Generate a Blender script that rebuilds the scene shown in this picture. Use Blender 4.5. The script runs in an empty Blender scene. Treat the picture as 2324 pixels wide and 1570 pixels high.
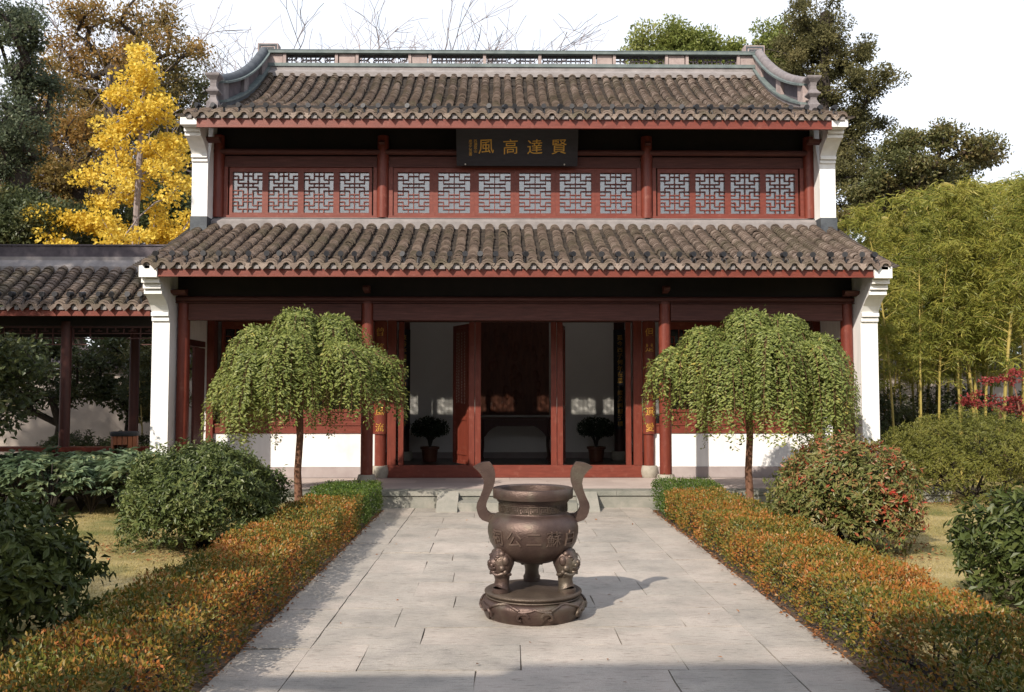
import bpy, math, random
import numpy as np
from mathutils import Vector, Matrix
R = math.radians
rng = np.random.default_rng(7)
random.seed(7)
SC = bpy.context.scene
COL = SC.collection

# ------------------------------------------------------------------ camera, sky, sun, exposure
H = 1.714
cam = bpy.data.cameras.new('camera')
cam.sensor_width = 36.0
cam.lens = 2067.8 / 2324 * 36
cam.clip_start = 0.05
cam.clip_end = 900
co = bpy.data.objects.new('camera', cam)
COL.objects.link(co)
co.location = (-0.255, 0, H)
co.rotation_euler = (R(90 + 3.05), 0, R(-0.72))
SC.camera = co

SUN_AZ, SUN_EL = 31.0, 35.0           # sun behind the camera to the left
world = bpy.data.worlds.new('World')
SC.world = world
world.use_nodes = True
wn = world.node_tree
bg = wn.nodes['Background']
sky = wn.nodes.new('ShaderNodeTexSky')
sky.sky_type = 'NISHITA'
sky.sun_disc = False
sky.sun_elevation = R(SUN_EL)
sky.sun_rotation = R(180 + SUN_AZ)
sky.altitude = 0
sky.air_density = 1.0
sky.dust_density = 2.0
sky.ozone_density = 1.0
veil = wn.nodes.new('ShaderNodeMix')          # thin white overcast over the blue
veil.data_type = 'RGBA'
veil.inputs[0].default_value = 0.78
stc = wn.nodes.new('ShaderNodeTexCoord'); sep = wn.nodes.new('ShaderNodeSeparateXYZ')
wn.links.new(stc.outputs['Generated'], sep.inputs[0])
vr = wn.nodes.new('ShaderNodeValToRGB')       # the haze is thick and bright low down, thinner overhead
vr.color_ramp.elements[0].position = 0.30; vr.color_ramp.elements[0].color = (1.0, 1.0, 1.0, 1)
vr.color_ramp.elements[1].position = 0.80; vr.color_ramp.elements[1].color = (0.72, 0.76, 0.84, 1)
wn.links.new(sep.outputs['Z'], vr.inputs[0])
vm = wn.nodes.new('ShaderNodeMix'); vm.data_type = 'RGBA'; vm.blend_type = 'MULTIPLY'; vm.inputs[0].default_value = 1
wn.links.new(vr.outputs[0], vm.inputs[6])
vm.inputs[7].default_value = (6.7, 6.85, 7.2, 1)
wn.links.new(vm.outputs[2], veil.inputs[7])
wn.links.new(sky.outputs[0], veil.inputs[6])
wn.links.new(veil.outputs[2], bg.inputs[0])
bg.inputs[1].default_value = 0.15
sl = bpy.data.lights.new('sun', 'SUN')
sl.energy = 4.5
sl.angle = R(0.6)
sl.color = (1.0, 0.91, 0.785)
so = bpy.data.objects.new('sun', sl)
COL.objects.link(so)
sd = Vector((math.sin(R(SUN_AZ)) * math.cos(R(SUN_EL)), math.cos(R(SUN_AZ)) * math.cos(R(SUN_EL)), -math.sin(R(SUN_EL))))
so.rotation_euler = sd.to_track_quat('-Z', 'Y').to_euler()
so.location = (-10, -15, 20)
vs = SC.view_settings
vs.view_transform = 'Standard'
vs.look = 'None'
vs.exposure = 0.42
vs.gamma = 1.0
SC.render.engine = 'CYCLES'
SC.cycles.max_bounces = 8
SC.cycles.transparent_max_bounces = 8
SC.cycles.use_denoising = True

# ------------------------------------------------------------------ materials
def srgb(r, g, b):
    f = lambda c: (c / 255 / 12.92) if c / 255 <= 0.04045 else ((c / 255 + 0.055) / 1.055) ** 2.4
    return (f(r), f(g), f(b), 1)

def newmat(name):
    m = bpy.data.materials.new(name)
    m.use_nodes = True
    nt = m.node_tree
    return m, nt, nt.nodes['Principled BSDF'], nt.nodes, nt.links

def ramp(nodes, cols):
    r = nodes.new('ShaderNodeValToRGB')
    el = r.color_ramp.elements
    while len(el) < len(cols):
        el.new(0.5)
    for e, (p, c) in zip(el, cols):
        e.position = p
        e.color = tuple(c)[:3] + (1,)
    return r

def noise_fac(nodes, links, scale, detail=5, stretch=(1, 1, 1), rough=0.6):
    tc = nodes.new('ShaderNodeTexCoord')
    mp = nodes.new('ShaderNodeMapping')
    mp.inputs['Scale'].default_value = stretch
    nz = nodes.new('ShaderNodeTexNoise')
    nz.inputs['Scale'].default_value = scale
    nz.inputs['Detail'].default_value = detail
    nz.inputs['Roughness'].default_value = rough
    links.new(tc.outputs['Object'], mp.inputs[0])
    links.new(mp.outputs[0], nz.inputs['Vector'])
    return nz.outputs['Fac']

def surf(name, cols, scale=6, rough=0.7, bump=0.0, bscale=40, metal=0.0, stretch=(1, 1, 1), attr=0.0, spec=0.4, big=None):
    """noise driven colour ramp, optional per-face variation, a second large noise and bump"""
    m, nt, p, N, L = newmat(name)
    f = noise_fac(N, L, scale, 6, stretch)
    if attr:
        at = N.new('ShaderNodeAttribute'); at.attribute_name = 'v'
        mx = N.new('ShaderNodeMix'); mx.inputs[0].default_value = attr
        L.new(f, mx.inputs[2]); L.new(at.outputs['Fac'], mx.inputs[3])
        f = mx.outputs[0]
    r = ramp(N, cols)
    L.new(f, r.inputs[0])
    out = r.outputs[0]
    if big:
        bs, bcol, lo, hi = big
        bf = noise_fac(N, L, bs, 4)
        br = ramp(N, [(lo, (0, 0, 0)), (hi, (1, 1, 1))])
        L.new(bf, br.inputs[0])
        mc = N.new('ShaderNodeMix'); mc.data_type = 'RGBA'
        L.new(br.outputs[0], mc.inputs[0]); L.new(out, mc.inputs[6])
        mc.inputs[7].default_value = tuple(bcol)[:3] + (1,)
        out = mc.outputs[2]
    L.new(out, p.inputs['Base Color'])
    p.inputs['Roughness'].default_value = rough
    p.inputs['Metallic'].default_value = metal
    p.inputs['Specular IOR Level'].default_value = spec
    if bump:
        bf = noise_fac(N, L, bscale, 6, stretch)
        b = N.new('ShaderNodeBump')
        b.inputs['Strength'].default_value = bump
        b.inputs['Distance'].default_value = 0.02
        L.new(bf, b.inputs['Height']); L.new(b.outputs[0], p.inputs['Normal'])
    return m

def leafmat(name, cols, trans=0.3, rough=0.45, pscale=1.2, pmix=0.35, spec=0.4, orand=0.0):
    """leaf: colour from the leaf's own random value mixed with a patch noise; part of the light passes through"""
    m, nt, p, N, L = newmat(name)
    at = N.new('ShaderNodeAttribute'); at.attribute_name = 'v'
    f = noise_fac(N, L, pscale, 3)
    ct = N.new('ShaderNodeMapRange'); ct.inputs[1].default_value = 0.32; ct.inputs[2].default_value = 0.68
    L.new(f, ct.inputs[0])
    mx = N.new('ShaderNodeMix'); mx.inputs[0].default_value = pmix
    L.new(at.outputs['Fac'], mx.inputs[2]); L.new(ct.outputs[0], mx.inputs[3])
    out = mx.outputs[0]
    if orand:                      # every plant of the kind a little different
        oi = N.new('ShaderNodeObjectInfo')
        mo = N.new('ShaderNodeMix'); mo.inputs[0].default_value = orand
        L.new(out, mo.inputs[2]); L.new(oi.outputs['Random'], mo.inputs[3]); out = mo.outputs[0]
    r = ramp(N, cols)
    L.new(out, r.inputs[0])
    L.new(r.outputs[0], p.inputs['Base Color'])
    p.inputs['Roughness'].default_value = max(rough, .42)
    p.inputs['Specular IOR Level'].default_value = min(spec, .32)
    tr = N.new('ShaderNodeBsdfTranslucent')
    L.new(r.outputs[0], tr.inputs[0])
    ms = N.new('ShaderNodeMixShader'); ms.inputs[0].default_value = trans
    L.new(p.outputs[0], ms.inputs[1]); L.new(tr.outputs[0], ms.inputs[2])
    L.new(ms.outputs[0], N['Material Output'].inputs[0])
    return m

M = {}
M['red'] = surf('red_lacquer_wood', [(0.3, (0.125, 0.026, 0.016)), (0.7, (0.185, 0.042, 0.026))], 4, 0.45, 0.15, 60, stretch=(1, 6, 6), spec=0.35, big=(9, (0.23, 0.085, 0.06), 0.58, 0.85))
M['redv'] = surf('red_lacquer_post', [(0.3, (0.12, 0.024, 0.015)), (0.7, (0.18, 0.04, 0.024))], 4, 0.42, 0.12, 60, stretch=(6, 6, 1), spec=0.35, big=(9, (0.23, 0.085, 0.06), 0.58, 0.85))
M['redbeam'] = surf('weathered_red_beam', [(0.3, (0.06, 0.018, 0.014)), (0.55, (0.095, 0.029, 0.022)), (0.75, (0.135, 0.05, 0.042))], 5, 0.6, 0.3, 40, stretch=(0.6, 8, 10))
M['dark'] = surf('shade_dark_eave_timber', [(0.3, (0.008, 0.006, 0.006)), (0.7, (0.016, 0.011, 0.010))], 5, 0.7)  # near black: the deep shade under the eaves is put into the colour
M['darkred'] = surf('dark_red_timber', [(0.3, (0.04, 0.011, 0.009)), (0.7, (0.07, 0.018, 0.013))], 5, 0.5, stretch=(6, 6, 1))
M['white'] = surf('white_lime_plaster', [(0.25, (0.70, 0.69, 0.68)), (0.6, (0.82, 0.81, 0.80))], 2.2, 0.85, 0.1, 30, stretch=(3, 3, .5), big=(1.3, (0.62, 0.60, 0.57), 0.56, 0.8))
M['inwall'] = surf('interior_plaster', [(0.3, (0.76, 0.73, 0.70)), (0.7, (0.82, 0.79, 0.76))], 1.5, 0.85)
M['tile'] = surf('weathered_clay_tile', [(0.2, (0.085, 0.062, 0.049)), (0.5, (0.155, 0.115, 0.092)), (0.8, (0.25, 0.195, 0.16))], 9, 0.85, 0.6, 50, attr=0.55, big=(1.6, (0.085, 0.072, 0.045), 0.48, 0.72))
M['pan'] = surf('shade_darkened_pan_tile', [(0.2, (0.035, 0.03, 0.028)), (0.8, (0.10, 0.08, 0.065))], 9, 0.9, 0.5, 50, attr=0.4)  # darker than the cover tiles, with the channels' shadow painted in
M['mortar'] = surf('pale_roof_mortar', [(0.3, (0.185, 0.168, 0.165)), (0.7, (0.28, 0.255, 0.25))], 5, 0.85, 0.3, 40)
M['ridgegrey'] = surf('blue_grey_ridge_tile', [(0.3, (0.04, 0.046, 0.056)), (0.7, (0.085, 0.095, 0.105))], 5, 0.7, 0.3, 40)
M['ridgegreen'] = surf('green_grey_ridge_rail', [(0.3, (0.085, 0.11, 0.11)), (0.7, (0.155, 0.185, 0.18))], 5, 0.7, 0.3, 40)
M['ridgepink'] = surf('pinkish_ridge_render', [(0.3, (0.26, 0.20, 0.19)), (0.7, (0.38, 0.31, 0.29))], 7, 0.85, 0.3, 50)
M['ridgedark'] = surf('dark_ridge_grille', [(0.3, (0.06, 0.05, 0.06)), (0.7, (0.12, 0.10, 0.11))], 7, 0.8)
M['finial'] = surf('grey_finial_render', [(0.3, (0.13, 0.115, 0.12)), (0.7, (0.22, 0.195, 0.195))], 7, 0.85, 0.3, 50)
M['knob'] = surf('black_iron_cap', [(0.3, (0.018, 0.018, 0.02)), (0.7, (0.035, 0.035, 0.04))], 20, 0.5, metal=0.3)
def pane_material():
    m, nt, p, N, L = newmat('reflecting_window_glass')
    N.remove(p)
    gl = N.new('ShaderNodeBsdfGlossy'); gl.inputs['Color'].default_value = (0.47, 0.465, 0.46, 1); gl.inputs['Roughness'].default_value = 0.12
    tr = N.new('ShaderNodeBsdfTransparent'); tr.inputs[0].default_value = (0.97, 0.98, 0.97, 1)
    ms = N.new('ShaderNodeMixShader'); ms.inputs[0].default_value = 0.66
    L.new(gl.outputs[0], ms.inputs[1]); L.new(tr.outputs[0], ms.inputs[2]); L.new(ms.outputs[0], N['Material Output'].inputs[0])
    return m
M['pane'] = pane_material()
M['darkpane'] = surf('unlit_room_pane', [(0.3, (0.012, 0.012, 0.014)), (0.7, (0.02, 0.02, 0.024))], 2, 0.15, spec=0.5)  # opaque near black stands in for the unlit room behind the glass
M['stone'] = surf('grey_green_stone', [(0.25, (0.13, 0.135, 0.115)), (0.5, (0.22, 0.215, 0.185)), (0.8, (0.34, 0.31, 0.27))], 5, 0.85, 0.4, 40, attr=0.3)
M['terrace'] = surf('terrace_paving', [(0.3, (0.37, 0.30, 0.275)), (0.7, (0.48, 0.40, 0.365))], 3, 0.8, 0.2, 40, attr=0.3)
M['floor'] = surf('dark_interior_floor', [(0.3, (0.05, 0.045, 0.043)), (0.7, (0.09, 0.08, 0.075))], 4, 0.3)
M['skirt'] = surf('grey_skirting_render', [(0.3, (0.30, 0.25, 0.245)), (0.7, (0.38, 0.33, 0.32))], 4, 0.85)
M['drum'] = surf('pale_stone_drum', [(0.3, (0.27, 0.245, 0.20)), (0.7, (0.38, 0.345, 0.29))], 12, 0.85, 0.3, 60)
M['gold'] = surf('gold_leaf_lettering', [(0.3, (0.55, 0.30, 0.05)), (0.7, (0.72, 0.43, 0.09))], 30, 0.4, metal=0.35)
M['screen'] = surf('carved_brown_screen', [(0.3, (0.085, 0.026, 0.014)), (0.7, (0.16, 0.055, 0.03))], 3, 0.5, stretch=(5, 5, 1))
M['black'] = surf('black_lacquer_board', [(0.3, (0.016, 0.015, 0.02)), (0.7, (0.028, 0.025, 0.032))], 5, 0.35, stretch=(1, 1, 5))
M['silver'] = surf('pale_inlaid_lettering', [(0.3, (0.45, 0.42, 0.38)), (0.7, (0.6, 0.56, 0.5))], 20, 0.6)
M['bronze'] = surf('brown_patinated_bronze', [(0.25, (0.058, 0.036, 0.031)), (0.55, (0.098, 0.064, 0.053)), (0.8, (0.15, 0.105, 0.08))], 7, 0.42, 0.25, 90, metal=0.55, big=(3.0, (0.13, 0.115, 0.085), 0.5, 0.72), spec=0.5)
M['letter'] = surf('lighter_bronze_lettering', [(0.3, (0.115, 0.08, 0.064)), (0.7, (0.175, 0.125, 0.10))], 12, 0.45, metal=0.5)  # slightly lighter than the bowl's bronze
M['iron'] = surf('dusty_bronze_plate', [(0.25, (0.065, 0.047, 0.037)), (0.7, (0.125, 0.095, 0.072))], 7, 0.5, 0.3, 60, metal=0.45)
M['terracotta'] = surf('brown_glazed_pot', [(0.3, (0.10, 0.035, 0.02)), (0.7, (0.16, 0.06, 0.035))], 6, 0.4)
M['slat'] = surf('orange_brown_slat', [(0.3, (0.20, 0.06, 0.025)), (0.7, (0.30, 0.10, 0.04))], 5, 0.5, stretch=(8, 8, 1))
M['beige'] = surf('beige_garden_wall', [(0.3, (0.34, 0.29, 0.255)), (0.7, (0.45, 0.39, 0.345))], 1.2, 0.9, 0.1, 20)
M['bark'] = surf('brown_bark', [(0.3, (0.045, 0.032, 0.024)), (0.7, (0.12, 0.088, 0.066))], 12, 0.9, 0.8, 30, stretch=(4, 4, 1))
M['barkpale'] = surf('pale_twig_bark', [(0.3, (0.17, 0.14, 0.14)), (0.7, (0.28, 0.235, 0.23))], 8, 0.9, stretch=(4, 4, 1))
M['barkdark'] = surf('dark_bark', [(0.3, (0.022, 0.017, 0.014)), (0.7, (0.055, 0.042, 0.035))], 10, 0.9, 0.6, 30, stretch=(4, 4, 1))
M['barkred'] = surf('red_brown_bark', [(0.3, (0.11, 0.05, 0.03)), (0.7, (0.21, 0.105, 0.065))], 14, 0.9, 0.7, 40, stretch=(3, 3, 1))
M['culm'] = surf('yellow_green_culm', [(0.3, (0.24, 0.20, 0.05)), (0.7, (0.38, 0.29, 0.08))], 3, 0.45)
M['soil'] = surf('dark_leafy_soil', [(0.3, (0.045, 0.03, 0.02)), (0.7, (0.11, 0.075, 0.05))], 9, 0.95, 0.6, 40)

# lawn and path get their own graphs
def lawn_material():
    m, nt, p, N, L = newmat('dry_autumn_lawn')
    f = noise_fac(N, L, 0.9, 5)
    r = ramp(N, [(0.36, (0.15, 0.155, 0.04)), (0.5, (0.32, 0.26, 0.10)), (0.66, (0.45, 0.36, 0.18))])
    L.new(f, r.inputs[0])
    f2 = noise_fac(N, L, 60, 4)
    r2 = ramp(N, [(0.3, (0.55, 0.55, 0.5)), (0.7, (1.15, 1.1, 1.05))])
    L.new(f2, r2.inputs[0])
    mc = N.new('ShaderNodeMix'); mc.data_type = 'RGBA'; mc.blend_type = 'MULTIPLY'; mc.inputs[0].default_value = 1
    L.new(r.outputs[0], mc.inputs[6]); L.new(r2.outputs[0], mc.inputs[7])
    L.new(mc.outputs[2], p.inputs['Base Color'])
    p.inputs['Roughness'].default_value = 0.95
    b = N.new('ShaderNodeBump'); b.inputs['Strength'].default_value = 0.8; b.inputs['Distance'].default_value = 0.02
    L.new(f2, b.inputs['Height']); L.new(b.outputs[0], p.inputs['Normal'])
    return m

def slab_material():
    m, nt, p, N, L = newmat('hewn_granite_slab')
    f = noise_fac(N, L, 3.0, 8, (1, 1, 1), 0.65)
    at = N.new('ShaderNodeAttribute'); at.attribute_name = 'v'
    mx = N.new('ShaderNodeMix'); mx.inputs[0].default_value = 0.2
    L.new(f, mx.inputs[2]); L.new(at.outputs['Fac'], mx.inputs[3])
    r = ramp(N, [(0.22, (0.295, 0.265, 0.24)), (0.42, (0.40, 0.36, 0.315)), (0.6, (0.455, 0.395, 0.345)), (0.8, (0.50, 0.445, 0.39))])
    L.new(mx.outputs[0], r.inputs[0])
    # chisel marks: long pits across the slab
    pit = noise_fac(N, L, 26, 6, (0.35, 1.6, 1), 0.7)
    pr = ramp(N, [(0.28, (0.42, 0.39, 0.37)), (0.46, (1, 1, 1))])
    L.new(pit, pr.inputs[0])
    grain = noise_fac(N, L, 180, 3)
    gr = ramp(N, [(0.3, (0.72, 0.72, 0.71)), (0.7, (1.14, 1.14, 1.14))])
    L.new(grain, gr.inputs[0])
    c = r.outputs[0]
    for src in (pr, gr):
        mc = N.new('ShaderNodeMix'); mc.data_type = 'RGBA'; mc.blend_type = 'MULTIPLY'; mc.inputs[0].default_value = 1
        L.new(c, mc.inputs[6]); L.new(src.outputs[0], mc.inputs[7]); c = mc.outputs[2]
    # large stains
    st = noise_fac(N, L, 1.3, 7)
    sr = ramp(N, [(0.33, (0.74, 0.75, 0.75)), (0.6, (1, 1, 1))])
    L.new(st, sr.inputs[0])
    mc = N.new('ShaderNodeMix'); mc.data_type = 'RGBA'; mc.blend_type = 'MULTIPLY'; mc.inputs[0].default_value = 1
    L.new(c, mc.inputs[6]); L.new(sr.outputs[0], mc.inputs[7]); c = mc.outputs[2]
    L.new(c, p.inputs['Base Color'])
    p.inputs['Roughness'].default_value = 0.8
    p.inputs['Specular IOR Level'].default_value = 0.3
    b = N.new('ShaderNodeBump'); b.inputs['Strength'].default_value = 0.8; b.inputs['Distance'].default_value = 0.014
    L.new(pit, b.inputs['Height']); L.new(b.outputs[0], p.inputs['Normal'])
    return m
M['joint'] = surf('sandy_joint_filling', [(0.35, (0.05, 0.04, 0.03)), (0.5, (0.17, 0.135, 0.10)), (0.65, (0.33, 0.28, 0.235))], 2.5, 0.95)
M['lawn'] = lawn_material()
M['slab'] = slab_material()
M['grass'] = leafmat('grass_blade', [(0.1, (0.14, 0.16, 0.04)), (0.45, (0.34, 0.27, 0.10)), (0.9, (0.50, 0.41, 0.21))], 0.3, 0.6, 0.9, 0.65, 0.2)
M['litter'] = leafmat('fallen_leaf', [(0.1, (0.10, 0.045, 0.02)), (0.5, (0.22, 0.085, 0.03)), (0.9, (0.34, 0.17, 0.07))], 0.1, 0.7, 3, 0.2, 0.2)
M['hedge'] = leafmat('bronze_hedge_leaf', [(0.10, (0.045, 0.068, 0.014)), (0.34, (0.12, 0.125, 0.022)), (0.52, (0.21, 0.14, 0.026)), (0.68, (0.30, 0.13, 0.026)), (0.84, (0.34, 0.10, 0.026)), (0.97, (0.42, 0.27, 0.075))], 0.16, 0.42, 2.2, 0.42, 0.3)
M['hedgegreen'] = leafmat('green_box_leaf', [(0.1, (0.03, 0.06, 0.012)), (0.5, (0.07, 0.12, 0.02)), (0.9, (0.15, 0.18, 0.03))], 0.25, 0.35, 1.5, 0.35, 0.5)
M['photinia'] = leafmat('glossy_dark_leaf', [(0.1, (0.042, 0.06, 0.018)), (0.5, (0.098, 0.128, 0.038)), (0.84, (0.19, 0.205, 0.07)), (0.97, (0.26, 0.15, 0.06))], 0.22, 0.42, 1.5, 0.3, 0.32)
M['photred'] = leafmat('red_tipped_leaf', [(0.05, (0.06, 0.075, 0.02)), (0.4, (0.13, 0.145, 0.04)), (0.60, (0.21, 0.19, 0.065)), (0.70, (0.28, 0.12, 0.055)), (0.86, (0.42, 0.045, 0.028))], 0.2, 0.42, 1.6, 0.22, 0.3)
M['gloss'] = leafmat('deep_green_leaf', [(0.1, (0.032, 0.045, 0.012)), (0.5, (0.066, 0.086, 0.022)), (0.9, (0.13, 0.15, 0.045))], 0.2, 0.42, 1.5, 0.25, 0.25)
M['fine'] = leafmat('fine_olive_leaf', [(0.1, (0.085, 0.095, 0.02)), (0.5, (0.17, 0.175, 0.035)), (0.9, (0.26, 0.235, 0.06))], 0.35, 0.5, 1.2, 0.4)
M['sophora'] = leafmat('weeping_pagoda_leaf', [(0.08, (0.095, 0.125, 0.028)), (0.5, (0.205, 0.24, 0.06)), (0.85, (0.31, 0.335, 0.10)), (0.985, (0.46, 0.37, 0.08))], 0.38, 0.45, 1.5, 0.25)
M['ginkgo'] = leafmat('golden_ginkgo_leaf', [(0.05, (0.56, 0.37, 0.04)), (0.5, (0.74, 0.54, 0.075)), (0.95, (0.84, 0.68, 0.17))], 0.42, 0.5, 0.8, 0.3, 0.25)
M['oak'] = leafmat('bronze_oak_leaf', [(0.08, (0.10, 0.095, 0.038)), (0.4, (0.22, 0.165, 0.052)), (0.7, (0.36, 0.20, 0.055)), (0.95, (0.44, 0.29, 0.12))], 0.45, 0.5, 0.35, 0.55, 0.3, orand=.1)
M['evergreen'] = leafmat('dark_evergreen_leaf', [(0.1, (0.05, 0.07, 0.045)), (0.5, (0.10, 0.125, 0.072)), (0.9, (0.19, 0.195, 0.105))], 0.4, 0.4, 0.5, 0.4)
M['camphor'] = leafmat('camphor_leaf', [(0.1, (0.10, 0.135, 0.03)), (0.5, (0.21, 0.24, 0.06)), (0.9, (0.34, 0.34, 0.12))], 0.4, 0.4, 0.5, 0.35)
M['juniper'] = leafmat('juniper_spray', [(0.1, (0.065, 0.066, 0.03)), (0.5, (0.125, 0.118, 0.046)), (0.9, (0.21, 0.175, 0.075))], 0.4, 0.6, 0.45, 0.45, 0.2)
M['mixedoak'] = leafmat('turning_leaf', [(0.1, (0.055, 0.07, 0.028)), (0.45, (0.115, 0.12, 0.042)), (0.75, (0.19, 0.15, 0.055)), (0.95, (0.34, 0.15, 0.06))], 0.35, 0.45, 0.3, 0.5)
M['bamboo'] = leafmat('bamboo_leaf', [(0.05, (0.075, 0.10, 0.018)), (0.4, (0.22, 0.235, 0.045)), (0.75, (0.40, 0.36, 0.08)), (0.96, (0.60, 0.46, 0.17))], 0.42, 0.45, 1.1, 0.35, 0.3, orand=.22)
M['maple'] = leafmat('red_maple_leaf', [(0.1, (0.14, 0.02, 0.02)), (0.9, (0.32, 0.05, 0.045))], 0.35, 0.5)
M['peony'] = leafmat('blue_green_leaf', [(0.1, (0.085, 0.13, 0.075)), (0.5, (0.17, 0.235, 0.13)), (0.85, (0.26, 0.30, 0.15)), (0.97, (0.36, 0.28, 0.12))], 0.35, 0.5, 1.5, 0.3)
M['thicket'] = leafmat('shady_shrub_leaf', [(0.1, (0.04, 0.055, 0.025)), (0.5, (0.08, 0.10, 0.042)), (0.85, (0.14, 0.14, 0.055)), (0.97, (0.25, 0.16, 0.06))], 0.3, 0.4, 0.9, 0.4)
M['potleaf'] = leafmat('dark_pot_plant_leaf', [(0.1, (0.012, 0.022, 0.01)), (0.9, (0.035, 0.055, 0.02))], 0.15, 0.4)

# ------------------------------------------------------------------ mesh helpers
class MB:
    def __init__(s):
        s.V = []; s.F = []; s.A = []; s.S = []; s.n = 0
    def add(s, v, f, a=None, smooth=False):
        v = np.asarray(v, float).reshape(-1, 3)
        f = np.asarray(f, int)
        if len(f) == 0: return s
        s.V.append(v); s.F.append(f + s.n); s.n += len(v)
        if a is None: a = np.full(len(f), rng.random())
        s.A.append(np.broadcast_to(np.asarray(a, float), (len(f),)))
        s.S.append(np.full(len(f), smooth))
        return s
    def box(s, x0, x1, y0, y1, z0, z1, a=None):
        v = [(x, y, z) for x in (x0, x1) for y in (y0, y1) for z in (z0, z1)]
        return s.add(v, [(0, 1, 3, 2), (4, 6, 7, 5), (0, 4, 5, 1), (2, 3, 7, 6), (0, 2, 6, 4), (1, 5, 7, 3)], a)
    def prism(s, poly, axis, a, b, tris=True):
        """poly: 2-D outline; extruded from a to b along axis ('x': poly is (y,z); 'y': (x,z); 'z': (x,y))"""
        n = len(poly)
        def put(p, t):
            return {'x': (t, p[0], p[1]), 'y': (p[0], t, p[1]), 'z': (p[0], p[1], t)}[axis]
        v = [put(p, a) for p in poly] + [put(p, b) for p in poly]
        s.add(v, [(i, (i + 1) % n, n + (i + 1) % n, n + i) for i in range(n)])
        from mathutils.geometry import tessellate_polygon
        t = tessellate_polygon([[Vector((p[0], p[1], 0)) for p in poly]])
        s.add([put(p, a) for p in poly], [tuple(q) for q in t])
        s.add([put(p, b) for p in poly], [tuple(reversed(q)) for q in t])
        return s
    def tube(s, pts, rad, n=6, cap=True, a=None, smooth=True):
        pts = np.asarray(pts, float); k = len(pts)
        rad = np.broadcast_to(np.asarray(rad, float), (k,))
        t = np.gradient(pts, axis=0)
        t /= np.linalg.norm(t, axis=1)[:, None] + 1e-12
        ref = np.eye(3)[np.argmin(np.abs(t).max(axis=0))]
        u = np.cross(t, ref); u /= np.linalg.norm(u, axis=1)[:, None] + 1e-12
        w = np.cross(t, u)
        an = np.arange(n) * 2 * np.pi / n
        v = pts[:, None, :] + rad[:, None, None] * (np.cos(an)[None, :, None] * u[:, None, :] + np.sin(an)[None, :, None] * w[:, None, :])
        i = np.arange(k - 1)[:, None] * n; j = np.arange(n)[None, :]; j2 = (j + 1) % n
        f = np.stack([i + j, i + j2, i + n + j2, i + n + j], -1).reshape(-1, 4)
        s.add(v.reshape(-1, 3), f, a, smooth)
        if cap and n >= 4:
            for r_ in (0, k - 1):
                ring = v[r_]
                s.add(np.vstack([ring, pts[r_]]), [(q, (q + 1) % n, n) for q in range(n)], a)
        return s
    def lathe(s, prof, c=(0, 0, 0), n=32, smooth=True, a=None):
        prof = np.asarray(prof, float); k = len(prof)
        an = np.arange(n) * 2 * np.pi / n
        v = np.stack([prof[:, 0, None] * np.cos(an), prof[:, 0, None] * np.sin(an), np.repeat(prof[:, 1, None], n, 1)], -1) + np.asarray(c)
        i = np.arange(k - 1)[:, None] * n; j = np.arange(n)[None, :]; j2 = (j + 1) % n
        f = np.stack([i + j, i + j2, i + n + j2, i + n + j], -1).reshape(-1, 4)
        return s.add(v.reshape(-1, 3), f, a, smooth)
    def ball(s, c, r, n=10, m=7, sc=(1, 1, 1), rot=None, a=None):
        th = np.linspace(0.001, np.pi - 0.001, m)
        prof = np.stack([np.sin(th), np.cos(th)], 1)
        an = np.arange(n) * 2 * np.pi / n
        v = np.stack([prof[:, 0, None] * np.cos(an), prof[:, 0, None] * np.sin(an), np.repeat(prof[:, 1, None], n, 1)], -1).reshape(-1, 3)
        v = v * np.asarray(sc) * r
        if rot is not None: v = v @ np.asarray(rot).T
        i = np.arange(m - 1)[:, None] * n; j = np.arange(n)[None, :]; j2 = (j + 1) % n
        f = np.stack([i + j, i + n + j, i + n + j2, i + j2], -1).reshape(-1, 4)
        return s.add(v + np.asarray(c), f, a, True)
    def leaves(s, p, d, nrm, ln, wd, fold=0.15, v=None, droop=0.0):
        """one kite shaped, slightly folded leaf per point"""
        p = np.asarray(p); N_ = len(p)
        if N_ == 0: return s
        d = d / (np.linalg.norm(d, axis=1)[:, None] + 1e-9)
        sd_ = np.cross(d, nrm); sd_ /= np.linalg.norm(sd_, axis=1)[:, None] + 1e-9
        up = np.cross(sd_, d)
        ln = np.broadcast_to(ln, (N_,))[:, None]; wd = np.broadcast_to(wd, (N_,))[:, None]
        mid = p + d * ln * 0.48
        l_ = mid + sd_ * wd * 0.5 + up * wd * fold
        r_ = mid - sd_ * wd * 0.5 + up * wd * fold
        tip = p + d * ln - up * ln * droop
        vv = np.stack([p, r_, tip, l_], 1).reshape(-1, 3)
        f = np.arange(N_ * 4).reshape(-1, 4)
        return s.add(vv, f, rng.random(N_) if v is None else v)
    def build(s, name, mat, parent=None, off=None, flat=False):
        me = bpy.data.meshes.new(name)
        if s.V:
            V = np.concatenate(s.V)
            if off is None and parent is not None:
                off = parent.get('_o', (0, 0, 0))
            if off is not None: V = V - np.asarray(off, float)
            me.vertices.add(len(V)); me.vertices.foreach_set('co', V.astype(np.float32).ravel())
            tot = np.concatenate([np.full(len(f), f.shape[1]) for f in s.F])
            loops = np.concatenate([f.ravel() for f in s.F])
            me.loops.add(len(loops)); me.loops.foreach_set('vertex_index', loops.astype(np.int32))
            st = np.concatenate([[0], np.cumsum(tot)[:-1]])
            me.polygons.add(len(tot)); me.polygons.foreach_set('loop_start', st.astype(np.int32))
            sm = np.concatenate(s.S)
            me.update(calc_edges=True)
            me.polygons.foreach_set('use_smooth', sm)
            at = me.attributes.new('v', 'FLOAT', 'FACE')
            at.data.foreach_set('value', np.concatenate(s.A).astype(np.float32))
            if sm.any():
                me.set_sharp_from_angle(angle=R(40))
            me.validate()
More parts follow.
